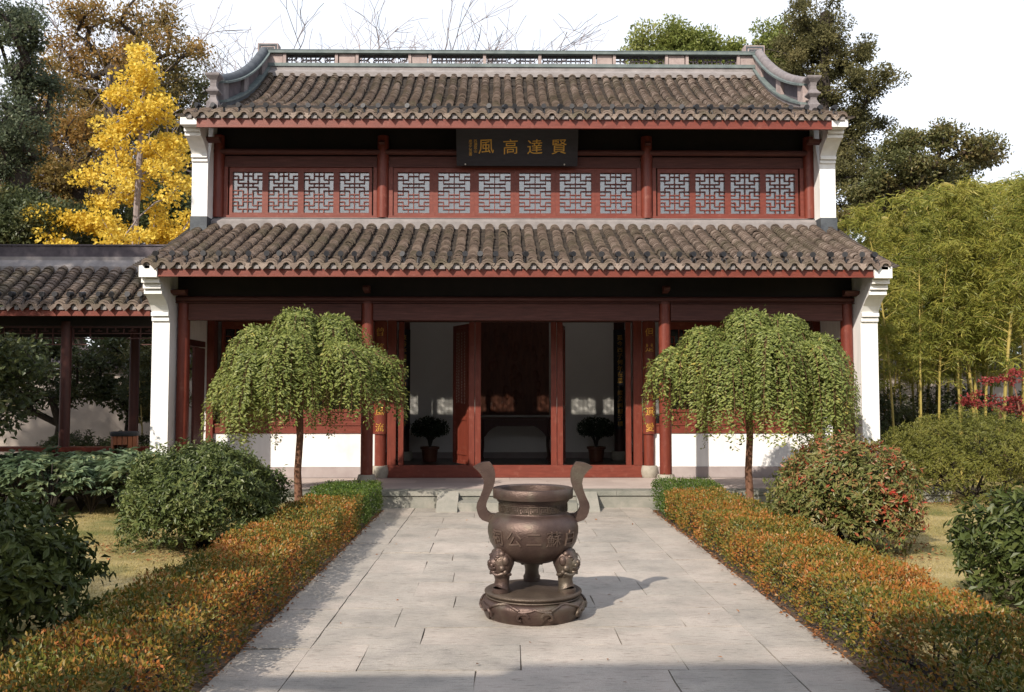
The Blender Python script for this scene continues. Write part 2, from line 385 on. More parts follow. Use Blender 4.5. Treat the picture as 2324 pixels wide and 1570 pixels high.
        me.materials.append(mat)
        o = bpy.data.objects.new(name, me)
        COL.objects.link(o)
        if parent is not None:
            o.parent = parent
            o['_o'] = tuple(off) if off is not None else (0, 0, 0)
        return o

def tag(o, label, cat, group=None):
    o['label'] = label; o['category'] = cat
    if group: o['group'] = group
    return o

def thing(name, label, cat, loc=(0, 0, 0), group=None):
    o = bpy.data.objects.new(name, None)
    COL.objects.link(o)
    o.location = loc
    o['_o'] = tuple(loc)
    o.empty_display_size = 0.2
    return tag(o, label, cat, group)

def struct(o, kind='structure'):
    o['kind'] = kind
    return o

def dup(root, loc, rotz=0, sc=1.0, label=None, group=None):
    r = root.copy(); COL.objects.link(r)
    r.location = loc; r.rotation_euler = (0, 0, rotz); r.scale = (sc, sc, sc)
    if label: r['label'] = label
    if group: r['group'] = group
    for ch in list(root.children):
        c = ch.copy(); COL.objects.link(c); c.parent = r
        for g in list(ch.children):
            d = g.copy(); COL.objects.link(d); d.parent = c
    return r

def rnd_dir(n, zb=0.0, zs=1.0):
    v = rng.normal(size=(n, 3)); v[:, 2] = v[:, 2] * zs + zb
    return v / np.linalg.norm(v, axis=1)[:, None]

def text_mesh(txt, size, extrude=0.004, bold=0.0):
    """outline of a word as mesh: verts centred on the glyph box, in the x/y plane"""
    cu = bpy.data.curves.new('lettering', 'FONT')
    cu.body = txt; cu.size = size; cu.extrude = extrude
    cu.resolution_u = 2
    cu.align_x = 'CENTER'; cu.align_y = 'CENTER'
    ob = bpy.data.objects.new('lettering', cu)
    COL.objects.link(ob)
    dg = bpy.context.evaluated_depsgraph_get()
    me = bpy.data.meshes.new_from_object(ob.evaluated_get(dg))
    v = np.array([tuple(q.co) for q in me.vertices]).reshape(-1, 3)
    f = [tuple(p_.vertices) for p_ in me.polygons]
    bpy.data.objects.remove(ob); bpy.data.curves.remove(cu); bpy.data.meshes.remove(me)
    if len(v):
        c = (v.min(0) + v.max(0)) / 2
        v[:, :2] -= c[:2]
    return v, f

def add_glyph(mb, txt, size, fn, extrude=0.004, bold=0.0, shear=0.0):
    v, f = text_mesh(txt, size, extrude, bold)
    if not len(v): return
    v = v.copy(); v[:, 1] += v[:, 0] * shear
    w = np.array([fn(*q) for q in v])
    for k in {len(q) for q in f}:
        fk = [q for q in f if len(q) == k]
        mb.add(w, fk)

# ================================================================== SETTING
FZ = 0.255                       # terrace level above the path
LZ = 0.075                       # lawn level
def ground_sheet():
    mb = MB()
    mb.box(-300, 300, -120, 400, -0.6, -0.03)
    g = struct(mb.build('ground', M['soil']))
    # lawns on both sides of the path
    for x0, x1, nm in ((-12.0, -2.45, 'lawn'), (2.45, 14.0, 'lawn')):
        n = 60
        xs = np.linspace(x0, x1, n); ys = np.linspace(-3, 30, 90)
        X, Y = np.meshgrid(xs, ys, indexing='ij')
        Z = LZ + 0.012 * np.sin(X * 2.1 + 1) * np.cos(Y * 1.7) + 0.008 * np.sin(X * 5 + Y * 4)
        v = np.stack([X, Y, Z], -1).reshape(-1, 3)
        i, j = np.meshgrid(np.arange(n - 1), np.arange(89), indexing='ij')
        b = (i * 90 + j).ravel()
        f = np.stack([b, b + 90, b + 91, b + 1], 1)
        mb = MB(); mb.add(v, f, None, True)
        mb.add([(x0, -3, LZ), (x1, -3, LZ), (x1, -3, -0.1), (x0, -3, -0.1)], [(0, 1, 2, 3)])
        xi = x1 if x0 < 0 else x0
        mb.add([(xi, -3, LZ - .012), (xi, 30, LZ - .012), (xi, 30, -0.1), (xi, -3, -0.1)], [(0, 1, 2, 3)])
        struct(mb.build(nm, M['lawn']))
ground_sheet()

def paving():
    mb = MB()
    base = MB(); base.box(-2.0, 2.0, -3.0, 13.9, -0.2, -0.012); struct(base.build('path_bed', M['joint']))
    def slab(x0, x1, y0, y1):
        g = 0.002 + rng.random() * 0.0025
        zt = rng.normal(0, 0.0022)
        nx = max(2, int((x1 - x0) / 0.22)); ny = max(2, int((y1 - y0) / 0.22))
        xs = np.linspace(x0 + g, x1 - g, nx + 1); ys = np.linspace(y0 + g, y1 - g, ny + 1)
        X, Y = np.meshgrid(xs, ys, indexing='ij')
        edge = np.zeros_like(X)
        # uneven hand cut edges
        X[0, :] += rng.normal(0, 0.003, ny + 1); X[-1, :] += rng.normal(0, 0.003, ny + 1)
        Y[:, 0] += rng.normal(0, 0.0035, nx + 1); Y[:, -1] += rng.normal(0, 0.0035, nx + 1)
        Z = zt + rng.normal(0, 0.0012, X.shape)
        v = np.stack([X, Y, Z], -1).reshape(-1, 3)
        i, j = np.meshgrid(np.arange(nx), np.arange(ny), indexing='ij')
        b = (i * (ny + 1) + j).ravel(); w = ny + 1
        a = rng.random()
        mb.add(v, np.stack([b, b + w, b + w + 1, b + 1], 1), a)
        # sides
        per = [(q, 0) for q in range(nx)] + [(nx, q) for q in range(ny)] + [(q, ny) for q in range(nx, 0, -1)] + [(0, q) for q in range(ny, 0, -1)]
        ring = np.array([(X[p], Y[p], Z[p]) for p in per]); low = ring.copy(); low[:, 2] = -0.03
        k = len(per)
        mb.add(np.vstack([low, ring]), [(q, (q + 1) % k, k + (q + 1) % k, k + q) for q in range(k)], a)
    y = -2.9
    # border strips: one long slab per course pair
    yb = 13.9
    while yb > -2.9:
        L_ = 1.08 * (1 + rng.normal(0, .04))
        for x0, x1 in ((-2.0, -1.54), (1.54, 2.0)):
            slab(x0, x1, yb - L_, yb)
        yb -= L_
    yb = 13.9; k = 0
    while yb > -2.9:
        L_ = (0.46 if k % 2 else 0.62) * (1 + rng.normal(0, .05))
        cuts = [-1.54]
        if k % 2: cuts += [-0.62 + rng.normal(0, .1), 0.66 + rng.normal(0, .1)]
        else: cuts += [-1.02 + rng.normal(0, .05), 0.05 + rng.normal(0, .12), 1.02 + rng.normal(0, .1)]
        cuts += [1.54]
        for a, b in zip(cuts[:-1], cuts[1:]): slab(a, b, yb - L_, yb)
        yb -= L_; k += 1
    struct(mb.build('path', M['slab']))
paving()

def terrace():
    core = MB(); core.box(-6.4, 6.6, 13.95, 24.6, -0.3, FZ - 0.075)
    xs = -6.4
    face = MB()
    while xs < 6.55:
        w = min(1.5 + rng.random() * .5, 6.6 - xs)
        face.box(xs + .002, xs + w - .002, 13.9, 13.97, -0.1, FZ - 0.078)
        xs += w
    struct(face.build('terrace_riser', M['stone']))
    struct(core.build('terrace_core', M['stone']))
    top = MB(); xs = -6.42
    while xs < 6.58:
        w = min(1.35 + rng.random() * .4, 6.62 - xs)
        top.box(xs + .002, xs + w - .002, 13.875, 14.25, FZ - 0.07, FZ)
        xs += w
    struct(top.build('terrace_edge', M['stone']))
    pv = MB(); yb = 14.254
    while yb < 16.0:
        xs = -6.42 - rng.random()
        while xs < 6.58:
            w = 1.1
            pv.box(max(xs, -6.42) + .0015, min(xs + w, 6.62) - .0015, yb + .0015, yb + .46, FZ - .07, FZ - .002)
            xs += w
        yb += .463
    struct(pv.build('terrace_paving', M['terrace']))
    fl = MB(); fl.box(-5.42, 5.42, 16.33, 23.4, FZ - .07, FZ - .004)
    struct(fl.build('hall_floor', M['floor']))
    st = MB()
    for x0, x1 in ((-.878, -.05), (-.046, .878)):
        st.box(x0, x1, 13.5, 13.872, -.05, 0.125)
    struct(st.build('step', M['stone']))
    for s in (-1, 1):
        rp = MB()
        x0, x1 = (s * .885, s * 1.2)
        rp.prism([(13.36, -.03), (13.36, .012), (13.87, FZ - .01), (13.87, -.03)], 'x', min(x0, x1), max(x0, x1))
        struct(rp.build('step_ramp', M['stone']))
terrace()

# ================================================================== TILED ROOFS
def tiled_roof(rows, prof, y0, y1, step=0.085, r=0.078, xform=None, panhalf=None):
    """rows: x of every barrel row. returns (barrels, pans): meshes of overlapping tiles laid along the profile z(y)"""
    ys = np.linspace(y0, y1, 200); zs = np.array([prof(y) for y in ys])
    arc = np.concatenate([[0], np.cumsum(np.hypot(np.diff(ys), np.diff(zs)))])
    S = int(arc[-1] / step)
    bar, pan = MB(), MB()
    K = len(rows); pitch = abs(rows[1] - rows[0])
    na = 7
    ang = np.linspace(-0.12, np.pi + 0.12, na)
    rows = np.asarray(rows, float)
    def frame(sv):
        y = np.interp(sv, arc, ys); z = np.interp(sv, arc, zs)
        e = 0.02
        ty = np.interp(sv + e, arc, ys) - np.interp(sv - e, arc, ys); tz = np.interp(sv + e, arc, zs) - np.interp(sv - e, arc, zs)
        q = np.hypot(ty, tz); return y, z, ty / q, tz / q
    jx = rng.normal(0, .005, (K, S)) + rng.normal(0, .006, (K, 1)) + .004 * np.sin(np.linspace(0, 9, S)[None, :] + rng.uniform(0, 6, (K, 1))); jr = rng.normal(0, .0035, (K, S)); jl = np.abs(rng.normal(0, .006, (K, S)))
    js = rng.normal(0, .01, (K, S))
    tilt = rng.normal(0, .012, (K, S))
    s_lo = np.arange(S)[None, :] * step + js; s_hi = s_lo + step * 1.28
    s_lo = np.clip(s_lo, 0, arc[-1]); s_hi = np.clip(s_hi, 0.02, arc[-1])
    def ring(sv, rad, lift):
        y, z, ty, tz = frame(sv)
        cx = rows[:, None] + jx
        rr = (rad + jr)[..., None]
        ou = rr * np.sin(ang) * .92 + lift[..., None]
        X = cx[..., None] + rr * np.cos(ang) * 1.02
        Y = y[..., None] - tz[..., None] * ou
        Z = z[..., None] + ty[..., None] * ou
        return np.stack([X, Y, Z], -1)
    lo = ring(s_lo, np.full((K, S), r), 0.018 + jl)
    hi = ring(s_hi, np.full((K, S), r * .93), 0.002 + jl * .3 + np.zeros((K, S)))
    li = ring(s_lo, np.full((K, S), r - .018), 0.012 + jl)
    v = np.concatenate([lo, hi, li], 2).reshape(-1, 3)
    b = (np.arange(K * S) * 3 * na)[:, None]; i = np.arange(na - 1)[None, :]
    f1 = np.stack([b + i, b + i + 1, b + na + i + 1, b + na + i], -1).reshape(-1, 4)
    f2 = np.stack([b + i + 1, b + i, b + 2 * na + i, b + 2 * na + i + 1], -1).reshape(-1, 4)
    a = np.repeat(rng.random(K * S), na - 1)
    bar.add(v, np.vstack([f1, f2]), np.concatenate([a, a * .8]), False)
    # concave pans between the rows, stepped where one tile laps the next
    mid = np.concatenate([[rows[0] - pitch / 2 * 1.0], (rows[:-1] + rows[1:]) / 2, [rows[-1] + pitch / 2]])
    KP = len(mid); pa = np.linspace(-1, 1, 5)
    w = pitch / 2 - 0.01
    for e in range(1):
        sl = np.arange(S)[None, :] * step + rng.normal(0, .006, (KP, S)); sh = sl + step * 1.05
        sl = np.clip(sl, 0, arc[-1]); sh = np.clip(sh, 0.02, arc[-1])
        def pr(sv, lift):
            y, z, ty, tz = frame(sv)
            ou = 0.03 * pa[None, None, :] ** 2 - .028 + lift
            X = mid[:, None, None] + w * pa[None, None, :] + 0 * y[..., None]
            return np.stack([X + 0 * ou, y[..., None] - tz[..., None] * ou, z[..., None] + ty[..., None] * ou], -1)
        A, B, Cc = pr(sl, .018), pr(sh, 0.0), pr(sl, -.004)
        v = np.concatenate([A, B, Cc], 2).reshape(-1, 3)
        b = (np.arange(KP * S) * 15)[:, None]; i = np.arange(4)[None, :]
        f1 = np.stack([b + i, b + i + 1, b + 5 + i + 1, b + 5 + i], -1).reshape(-1, 4)
        f2 = np.stack([b + i + 1, b + i, b + 10 + i, b + 10 + i + 1], -1).reshape(-1, 4)
        a = np.repeat(rng.random(KP * S), 4)
        pan.add(v, np.vstack([f1, f2]), np.concatenate([a, a]))
    return bar, pan, mid

def eave_ends(rows, mid, prof, y0, r=0.08):
    """arched end tiles, heart shaped drip tiles and the mortar between them"""
    e, mt = MB(), MB()
    z0 = prof(y0)
    mt.box(rows[0] - .02, rows[-1] + .02, y0 + .03, y0 + .055, z0 - .045, z0 - .01)
    na = 9; ang = np.linspace(0.05, np.pi - .05, na)
    for x in rows:
        a = rng.random()
        for k, (ro, yo, dz) in enumerate(((r + .012, -.012, .012), (r - .004, -.045, -.014))):
            dx = rng.normal(0, .003); ri = ro - .026
            pts = []
            for (rad, yy) in ((ro, y0 + yo), (ri, y0 + yo), (ri, y0 + yo + .07), (ro, y0 + yo + .07)):
                pts.append(np.stack([x + dx + rad * np.cos(ang) * 1.05, np.full(na, yy), z0 + dz + .008 + rad * np.sin(ang) * .95], -1))
            v = np.concatenate(pts); i = np.arange(na - 1)
            f = [(q + 1, q, na + q, na + q + 1) for q in i] + [(na + q, 2 * na + q, 2 * na + q + 1, na + q + 1) for q in i] + [(3 * na + q, q, q + 1, 3 * na + q + 1) for q in i]
            e.add(v, f, a * .6 + .2)
        mt.box(x - .045 + rng.normal(0, .006), x + .045 + rng.normal(0, .006), y0 + .0, y0 + .06, z0 - .05, z0 + .035 + rng.normal(0, .008))
    for x in mid[1:-1] if len(mid) > 2 else mid:
        x = x + rng.normal(0, .005)
        w = .086; t = y0 - .034 + rng.normal(0, .004)
        o = [(-w, .052), (-w * .93, .015), (-w * .66, -.028), (-w * .22, -.064), (0, -.092), (w * .22, -.064), (w * .66, -.028), (w * .93, .015), (w, .052), (w * .5, .03), (0, .022), (-w * .5, .03)]
        rot = rng.normal(0, .05)
        pts = [(x + p * math.cos(rot) - q * math.sin(rot), t + (q - .03) * .25, z0 + .012 + q * math.cos(rot) + p * math.sin(rot)) for p, q in o]
        bk = [(p[0], p[1] + .022, p[2]) for p in pts]
        n = len(o); a = rng.random()
        fr = [(0, 1, 11), (1, 2, 11), (2, 10, 11), (2, 3, 10), (3, 4, 10), (4, 5, 10), (5, 6, 10), (6, 9, 10), (6, 7, 9), (7, 8, 9)]
        e.add(pts, fr, a); e.add(bk, [tuple(reversed(q)) for q in fr], a)
        e.add(pts + bk, [(q, (q + 1) % n, n + (q + 1) % n, n + q) for q in range(n)], a)
        # the pan lip running back from the drip
        e.add([(x - w, t, z0 + .062), (x, t - .005, z0 + .034), (x + w, t, z0 + .062), (x - w, t + .16, z0 + .09), (x, t + .16, z0 + .05), (x + w, t + .16, z0 + .09)], [(0, 1, 4, 3), (1, 2, 5, 4)], a)
    return e, mt

def knob_proto():
    mb = MB()
    mb.tube([(0, .05, -.05), (0, .03, .04), (0, .005, .115)], [.032, .02, .016], 6)
    mb.tube([(0, .042, .135), (0, -.042, .13)], [.04, .044], 10)
    # bent wire that ties the cap down
    mb.tube([(.0, -.01, .10), (.012, -.06, .03), (.004, -.10, -.04), (-.02, -.09, -.085)], .005, 4)
    return mb.build('eave_cap', M['knob'])
KNOB = knob_proto()
KNOB_MESH = KNOB.data
bpy.data.objects.remove(KNOB)
def knobs(parent, mid, prof, y0):
    for x in mid[1:-1]:
        o = bpy.data.objects.new('eave_cap', KNOB_MESH); COL.objects.link(o)
        o.parent = parent
        po = parent['_o']
        o.location = (x + rng.normal(0, .006) - po[0], y0 + .06 - po[1], prof(y0 + .06) + .035 - po[2])
        o.rotation_euler = (rng.normal(0, .1), rng.normal(0, .12), rng.normal(0, .25))

# ================================================================== THE HALL
hall = thing('temple_hall', 'two storey red timber hall with white end walls and grey tiled roofs', 'temple', (0, 16, FZ))
low = lambda y: 3.66 + 1.04 * (0.86 * ((y - 13.7) / 2.5) + 0.14 * ((y - 13.7) / 2.5) ** 2)
upp = lambda y: 6.455 + 2.35 * (0.67 * ((y - 15.3) / 4.6) + 0.33 * ((y - 15.3) / 4.6) ** 3)

def hall_roofs():
    rows_l = np.linspace(-5.57, 5.59, 49)
    rows_u = np.linspace(-5.55, 5.59, 48)
    for rows, prof, y0, y1 in ((rows_l, low, 13.7, 16.24), (rows_u, upp, 15.3, 19.95)):
        bar, pan, mid = tiled_roof(rows, prof, y0, y1)
        rf = bar.build('roof', M['tile'], hall)
        pan.build('pan_tiles', M['pan'], rf)
        e, mt = eave_ends(rows, mid, prof, y0)
        e.build('eave_tiles', M['tile'], rf)
        mt.build('eave_mortar', M['mortar'], rf)
        knobs(hall, mid, prof, y0)
        # dark boarding and rafters under the tiles
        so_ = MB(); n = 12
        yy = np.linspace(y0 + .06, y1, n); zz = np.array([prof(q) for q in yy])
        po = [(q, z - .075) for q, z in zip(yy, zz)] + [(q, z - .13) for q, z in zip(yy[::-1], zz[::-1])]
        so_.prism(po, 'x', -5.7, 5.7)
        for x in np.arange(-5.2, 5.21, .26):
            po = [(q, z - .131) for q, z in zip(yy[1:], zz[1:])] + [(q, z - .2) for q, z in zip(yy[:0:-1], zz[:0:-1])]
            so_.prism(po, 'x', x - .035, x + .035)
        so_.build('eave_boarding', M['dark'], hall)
    # back slope, not tiled row by row: seen by nothing but the sky
    bs = MB()
    bs.prism([(20.0, 8.75), (24.7, 6.4), (24.7, 6.25), (20.0, 8.6)], 'x', -5.75, 5.75)
    bs.build('rear_roof', M['tile'], hall)
    fb = MB(); fb.box(-5.428, 5.428, 13.735, 13.78, 3.495, 3.655); fb.box(-5.428, 5.428, 13.72, 13.734, 3.493, 3.512)
    fb.build('fascia', M['red'], hall)
    fb = MB(); fb.box(-5.424, 5.424, 15.335, 15.38, 6.255, 6.45); fb.box(-5.424, 5.424, 15.32, 15.334, 6.253, 6.273)
    fb.build('fascia', M['red'], hall)
    # mortar strip where the porch roof meets the upper wall, and below the main ridge
    fl = MB(); fl.prism([(16.16, 4.62), (16.16, 4.80), (16.30, 4.895), (16.42, 4.895), (16.42, 4.62)], 'x', -5.75, 5.78)
    fl.build('flashing', M['mortar'], hall)
hall_roofs()

def hall_walls():
    for s in (-1, 1):
        xi, xo = s * 5.43, s * 5.70
        xa, xb = min(xi, xo), max(xi, xo)
        # gable wall from the wall line to the back, full height
        pr = [(16.05, FZ), (16.05, 4.95), (15.97, 4.95), (15.97, 6.2)]
        top = [(q, upp(q) - .14) for q in np.linspace(16.0, 19.9, 8)]
        w = MB(); w.prism([(16.06, 2.62), (16.06, 4.4), (15.97, 4.4), (15.97, 5.6), (16.2, 6.3)] + [(q, upp(q) - .15) for q in np.linspace(16.3, 19.9, 8)] + [(23.7, 6.7), (23.7, FZ), (16.32, FZ), (16.32, 2.62)], 'x', xa, xb)
        w.build('gable_wall', M['white'], hall)
        # upper corbelled pier
        up_ = [(15.969, 4.846), (15.969, 5.82), (15.935, 5.823), (15.935, 5.868), (15.955, 5.872), (15.955, 5.882), (15.90, 5.886), (15.90, 5.935), (15.93, 5.945),
               (15.85, 6.03), (15.70, 6.13), (15.60, 6.17), (15.565, 6.175), (15.565, 6.225), (15.585, 6.228), (15.585, 6.238), (15.52, 6.24), (15.52, 6.29), (15.54, 6.292),
               (15.54, 6.30), (15.33, 6.302), (15.33, 6.45), (15.7, 6.55), (15.97, 6.65)]
        # lower pier, free standing in front of the porch end
        lo_ = [(15.08, FZ), (14.28, FZ), (14.28, 2.86), (14.245, 2.863), (14.245, 2.92), (14.265, 2.924), (14.265, 2.934), (14.21, 2.938), (14.21, 2.99), (14.24, 3.0),
               (14.17, 3.10), (14.06, 3.19), (13.95, 3.245), (13.915, 3.25), (13.915, 3.31), (13.94, 3.314), (13.94, 3.324), (13.87, 3.328), (13.87, 3.39), (13.89, 3.394),
               (13.89, 3.404), (13.80, 3.408), (13.80, 3.465), (13.82, 3.468), (13.82, 3.478), (13.70, 3.482), (13.70, 3.655), (13.76, 3.66), (15.08, 4.10)]
        p = MB(); p.prism(up_, 'x', xa - .004, xb + .004); p.build('corbelled_pier', M['white'], hall)
        p = MB(); p.prism(lo_, 'x', xa, xb)
        p.prism([(15.082, 2.64), (15.082, 4.12), (16.05, 4.5), (16.05, 2.64)], 'x', xa + .003, xb - .003)
        p.build('corbelled_pier', M['white'], hall)
        # grey capping under the upper pier
        c = MB(); c.prism([(15.935, 4.50), (15.935, 4.845), (16.9, 4.845), (16.9, 4.50)], 'x', xa - .012, xb + .012)
        c.build('pier_base', M['ridgegrey'], hall)
    b = MB(); b.box(-5.43, 5.43, 23.45, 23.7, FZ, 6.6); b.build('rear_wall', M['white'], hall)
    # inside: partition, ceiling
    b = MB(); b.box(-5.429, 5.429, 21.0, 21.15, FZ, 7.9); b.build('inner_wall', M['inwall'], hall)
    b = MB(); b.box(-5.428, 5.428, 20.975, 20.999, FZ, FZ + .14); b.build('skirting', M['skirt'], hall)
    # dark boarding above the ground floor lintels and behind the upper eave
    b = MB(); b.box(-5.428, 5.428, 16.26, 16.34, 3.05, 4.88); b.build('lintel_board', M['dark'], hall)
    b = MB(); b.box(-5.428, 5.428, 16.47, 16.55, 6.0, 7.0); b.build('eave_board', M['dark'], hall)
hall_walls()

def column(x, y, z0, z1, r, mat='redv', drum=None, rd=.15):
    mb = MB(); mb.lathe([(r, z0), (r, z0 + (z1 - z0) * .4), (r * .96, z1)], (x, y, 0), 20)
    c = mb.build('column', M[mat], hall)
    if drum:
        d = MB(); d.lathe([(0, drum[0]), (rd * .82, drum[0]), (rd * .97, drum[0] + .06), (rd, drum[0] + .12), (rd * .93, drum[1] - .03), (rd * .86, drum[1]), (0, drum[1])], (x, y, 0), 24)
        d.build('stone_drum', M['drum'], c)
    return c

def hall_timber():
    for x in (-2.385, 2.385):
        column(x, 14.6, FZ + .19, 3.2, .098, 'redv', (FZ, FZ + .19))
    for x in (-5.325, 5.335):
        column(x, 14.62, FZ, 3.2, .098)
    for x in (-2.375, 2.375):
        column(x, 16.16, FZ + .21, 3.3, .10, 'redv', (FZ, FZ + .21), .155)
    for x in (-2.39, 2.40, -5.36, 5.37):
        mb = MB(); mb.lathe([(.105, 4.9), (.105, 6.04), (.1, 6.4)], (x, 16.37, 0), 20); mb.build('column', M['redv'], hall)
    for x in (-2.4, 2.4):
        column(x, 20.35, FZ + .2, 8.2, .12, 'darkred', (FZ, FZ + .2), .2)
    # porch beams between the front columns
    b = MB()
    for x0, x1 in ((-5.23, -2.48), (-2.29, 2.29), (2.48, 5.24)):
        b.box(x0, x1, 14.545, 14.655, 2.90, 3.165)
        b.box(x0, x1, 14.53, 14.544, 2.905, 2.935)
    b.build('porch_beam', M['redbeam'], hall)
    b = MB(); b.tube([(-5.43, 14.56, 3.235), (5.43, 14.56, 3.235)], .05, 12); b.box(-5.43, 5.43, 14.5, 14.62, 3.172, 3.184)
    b.build('porch_purlin', M['redbeam'], hall)
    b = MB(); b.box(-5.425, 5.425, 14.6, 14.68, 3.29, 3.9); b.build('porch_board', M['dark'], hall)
    for x in (-2.38, 2.38):
        b = MB(); b.prism([(14.53, 3.33), (14.30, 3.36), (14.28, 3.40), (14.30, 3.43), (14.53, 3.45)], 'x', x - .045, x + .045)
        b.build('beam_end', M['redbeam'], hall)
    for x in (-2.40, 2.41):
        b = MB(); b.prism([(16.46, 6.20), (16.22, 6.22), (16.20, 6.25), (16.22, 6.28), (16.46, 6.30)], 'x', x - .05, x + .05)
        b.build('beam_end', M['redbeam'], hall)
    for s in (-1, 1):
        for (y, z) in ((14.42, 3.28), (15.98, 6.16)):
            b = MB(); b.prism([(y, z), (y - .12, z + .02), (y - .15, z + .07), (y, z + .1)], 'x', min(s * 5.2, s * 5.428), max(s * 5.2, s * 5.428))
            b.build('beam_end', M['redbeam'], hall)
    # side lintels of the porch end openings
    for s in (-1, 1):
        b = MB(); b.box(min(s * 5.44, s * 5.69), max(s * 5.44, s * 5.69), 15.085, 16.05, 2.54, 2.638); b.build('side_lintel', M['redbeam'], hall)
    # upper storey: head beam, header board, sill, jambs
    b = MB(); b.tube([(-5.43, 16.33, 6.10), (5.43, 16.33, 6.10)], .055, 12)
    b.build('head_purlin', M['redbeam'], hall)
    b = MB()
    for x0, x1 in ((-5.25, -2.5), (-2.28, 2.29), (2.51, 5.26)):
        b.box(x0, x1, 16.37, 16.45, 5.83, 6.03)
        b.box(x0, x1, 16.35, 16.369, 5.83, 5.85)
    b.build('header_board', M['redbeam'], hall)
    b = MB(); b.box(-5.42, 5.42, 16.34, 16.46, 4.897, 4.945); b.build('upper_sill', M['red'], hall)
    for x0, x1 in ((-5.253, -5.19), (-2.56, -2.497), (-2.283, -2.21), (2.22, 2.293), (2.507, 2.57), (5.2, 5.263)):
        b = MB(); b.box(x0, x1, 16.355, 16.45, 4.946, 5.829); b.build('jamb', M['red'], hall)
hall_timber()

LAT_H = {1: [(0, 1), (2, 4), (5, 6)], 2: [(0, 2), (4, 6)], 3: [(1, 5)], 4: [(1, 5)], 5: [(0, 2), (4, 6)], 6: [(0, 1), (2, 4), (5, 6)],
         7: [(0, 6)], 8: [(0, 1), (2, 4), (5, 6)], 9: [(0, 2), (4, 6)], 10: [(1, 5)]}
LAT_V = {1: [(1, 3), (4, 6), (8, 10)], 2: [(0, 2), (3, 4), (5, 9), (10, 11)], 3: [(0, 11)]}
LAT_V[4] = LAT_V[2]; LAT_V[5] = LAT_V[1]
def lattice(w, h, t=.016, y0=-.012, y1=.012):
    """the fretwork of one sash, centred on x, its foot at z = 0"""
    mb = MB(); ux, uz = w / 6, h / 11
    X = lambda i: -w / 2 + i * ux
    Z = lambda j: h - j * uz
    for j, segs in LAT_H.items():
        for a, b in segs:
            mb.box(X(a) - t / 2 if a else X(a), X(b) + t / 2 if b < 6 else X(b), y0, y1, Z(j) - t / 2, Z(j) + t / 2)
    for i, segs in LAT_V.items():
        for a, b in segs:
            mb.box(X(i) - t / 2, X(i) + t / 2, y0 + .002, y1 - .002, Z(b), Z(a))
    return mb
def sash(name, W, Hh, w, h, zb, pane, lower=False):
    """sash frame W x Hh with a lattice opening w x h whose foot is zb above the sash foot"""
    f = MB(); t = .03
    f.box(-W / 2, -w / 2, -t, t, 0, Hh); f.box(w / 2, W / 2, -t, t, 0, Hh)
    f.box(-w / 2, w / 2, -t, t, zb + h, Hh)
    if lower:
        f.box(-w / 2, w / 2, -t, t, 0, .035); f.box(-w / 2, w / 2, -t, t, zb - .05, zb)
        f.box(-w / 2, w / 2, -.012, .012, .035, zb - .05)
        f.box(-w / 2 + .03, w / 2 - .03, -.02, -.0125, .06, zb - .075)
    else:
        f.box(-w / 2, w / 2, -t, t, 0, zb)
    fo = f.build(name, M['red'], hall, off=(0, 0, 0))
    l = lattice(w, h); lo_ = l.build('lattice', M['red'], fo, off=(0, 0, -zb))
    p = MB(); p.box(-w / 2 - .005, w / 2 + .005, .02, .028, zb - .005, zb + h + .005)
    p.build('pane', pane, fo, off=(0, 0, 0))
    return fo
def place_part(o, x, y, z, first, rot=0):
    c = o
    if not first:
        c = o.copy(); COL.objects.link(c)
        for ch in o.children:
            d = ch.copy(); COL.objects.link(d); d.parent = c
    po = hall['_o']
    c.location = (x - po[0], y - po[1], z - po[2]); c.rotation_euler = (0, 0, rot)
    return c
def windows():
    s1 = sash('window', .645, .882, .535, .745, .055, M['pane'])
    for k, x in enumerate([-4.862, -4.216, -3.57, -2.924] + [2.934, 3.58, 4.226, 4.872]):
        place_part(s1, x * (.996), 16.415, 4.947, k == 0)
    s2 = sash('window', .735, .882, .575, .745, .055, M['pane'])
    for k, i in enumerate((-2.5, -1.5, -.5, .5, 1.5, 2.5)):
        place_part(s2, .004 + i * .7365, 16.415, 4.947, k == 0)
    s3 = sash('window', .64, 1.8, .52, 1.42, .25, M['darkpane'], True)
    for k, x in enumerate([-4.95, -4.305, -3.66, -3.015, -5.55 + 8.565, 3.66, 4.305, 4.95]):
        place_part(s3, x * (.985 if abs(x) > 4.5 else 1), 16.2, 1.205, k == 0)
    # white dado under the ground floor windows
    for s in (-1, 1):
        x0, x1 = min(s * 2.47, s * 5.3), max(s * 2.47, s * 5.3)
        b = MB(); b.box(x0, x1, 16.15, 16.3, FZ + .19, 1.03); b.build('dado_wall', M['white'], hall)
        b = MB(); b.box(x0, x1, 16.135, 16.31, FZ, FZ + .188); b.build('skirting', M['skirt'], hall)
        b = MB(); b.box(x0, x1, 16.13, 16.29, 1.032, 1.203); b.box(x0, x1, 16.115, 16.129, 1.17, 1.2); b.build('window_rail', M['red'], hall)
        b = MB(); b.box(x0, x1, 16.15, 16.25, 3.007, 3.3); b.build('lintel', M['darkred'], hall)
        xe = s * 5.36
        b = MB(); b.box(xe - .06, xe + .06, 16.08, 16.31, FZ, 3.3); b.build('end_post', M['redv'], hall)
        # plank door leaf folded back against the porch end wall
    b = MB()
    for k in range(4): b.box(-5.35 + k * .0, -5.31, 15.12 + k * .13, 15.245 + k * .13, FZ + .02, 2.5)
    b.build('plank_door', M['redbeam'], hall)
windows()

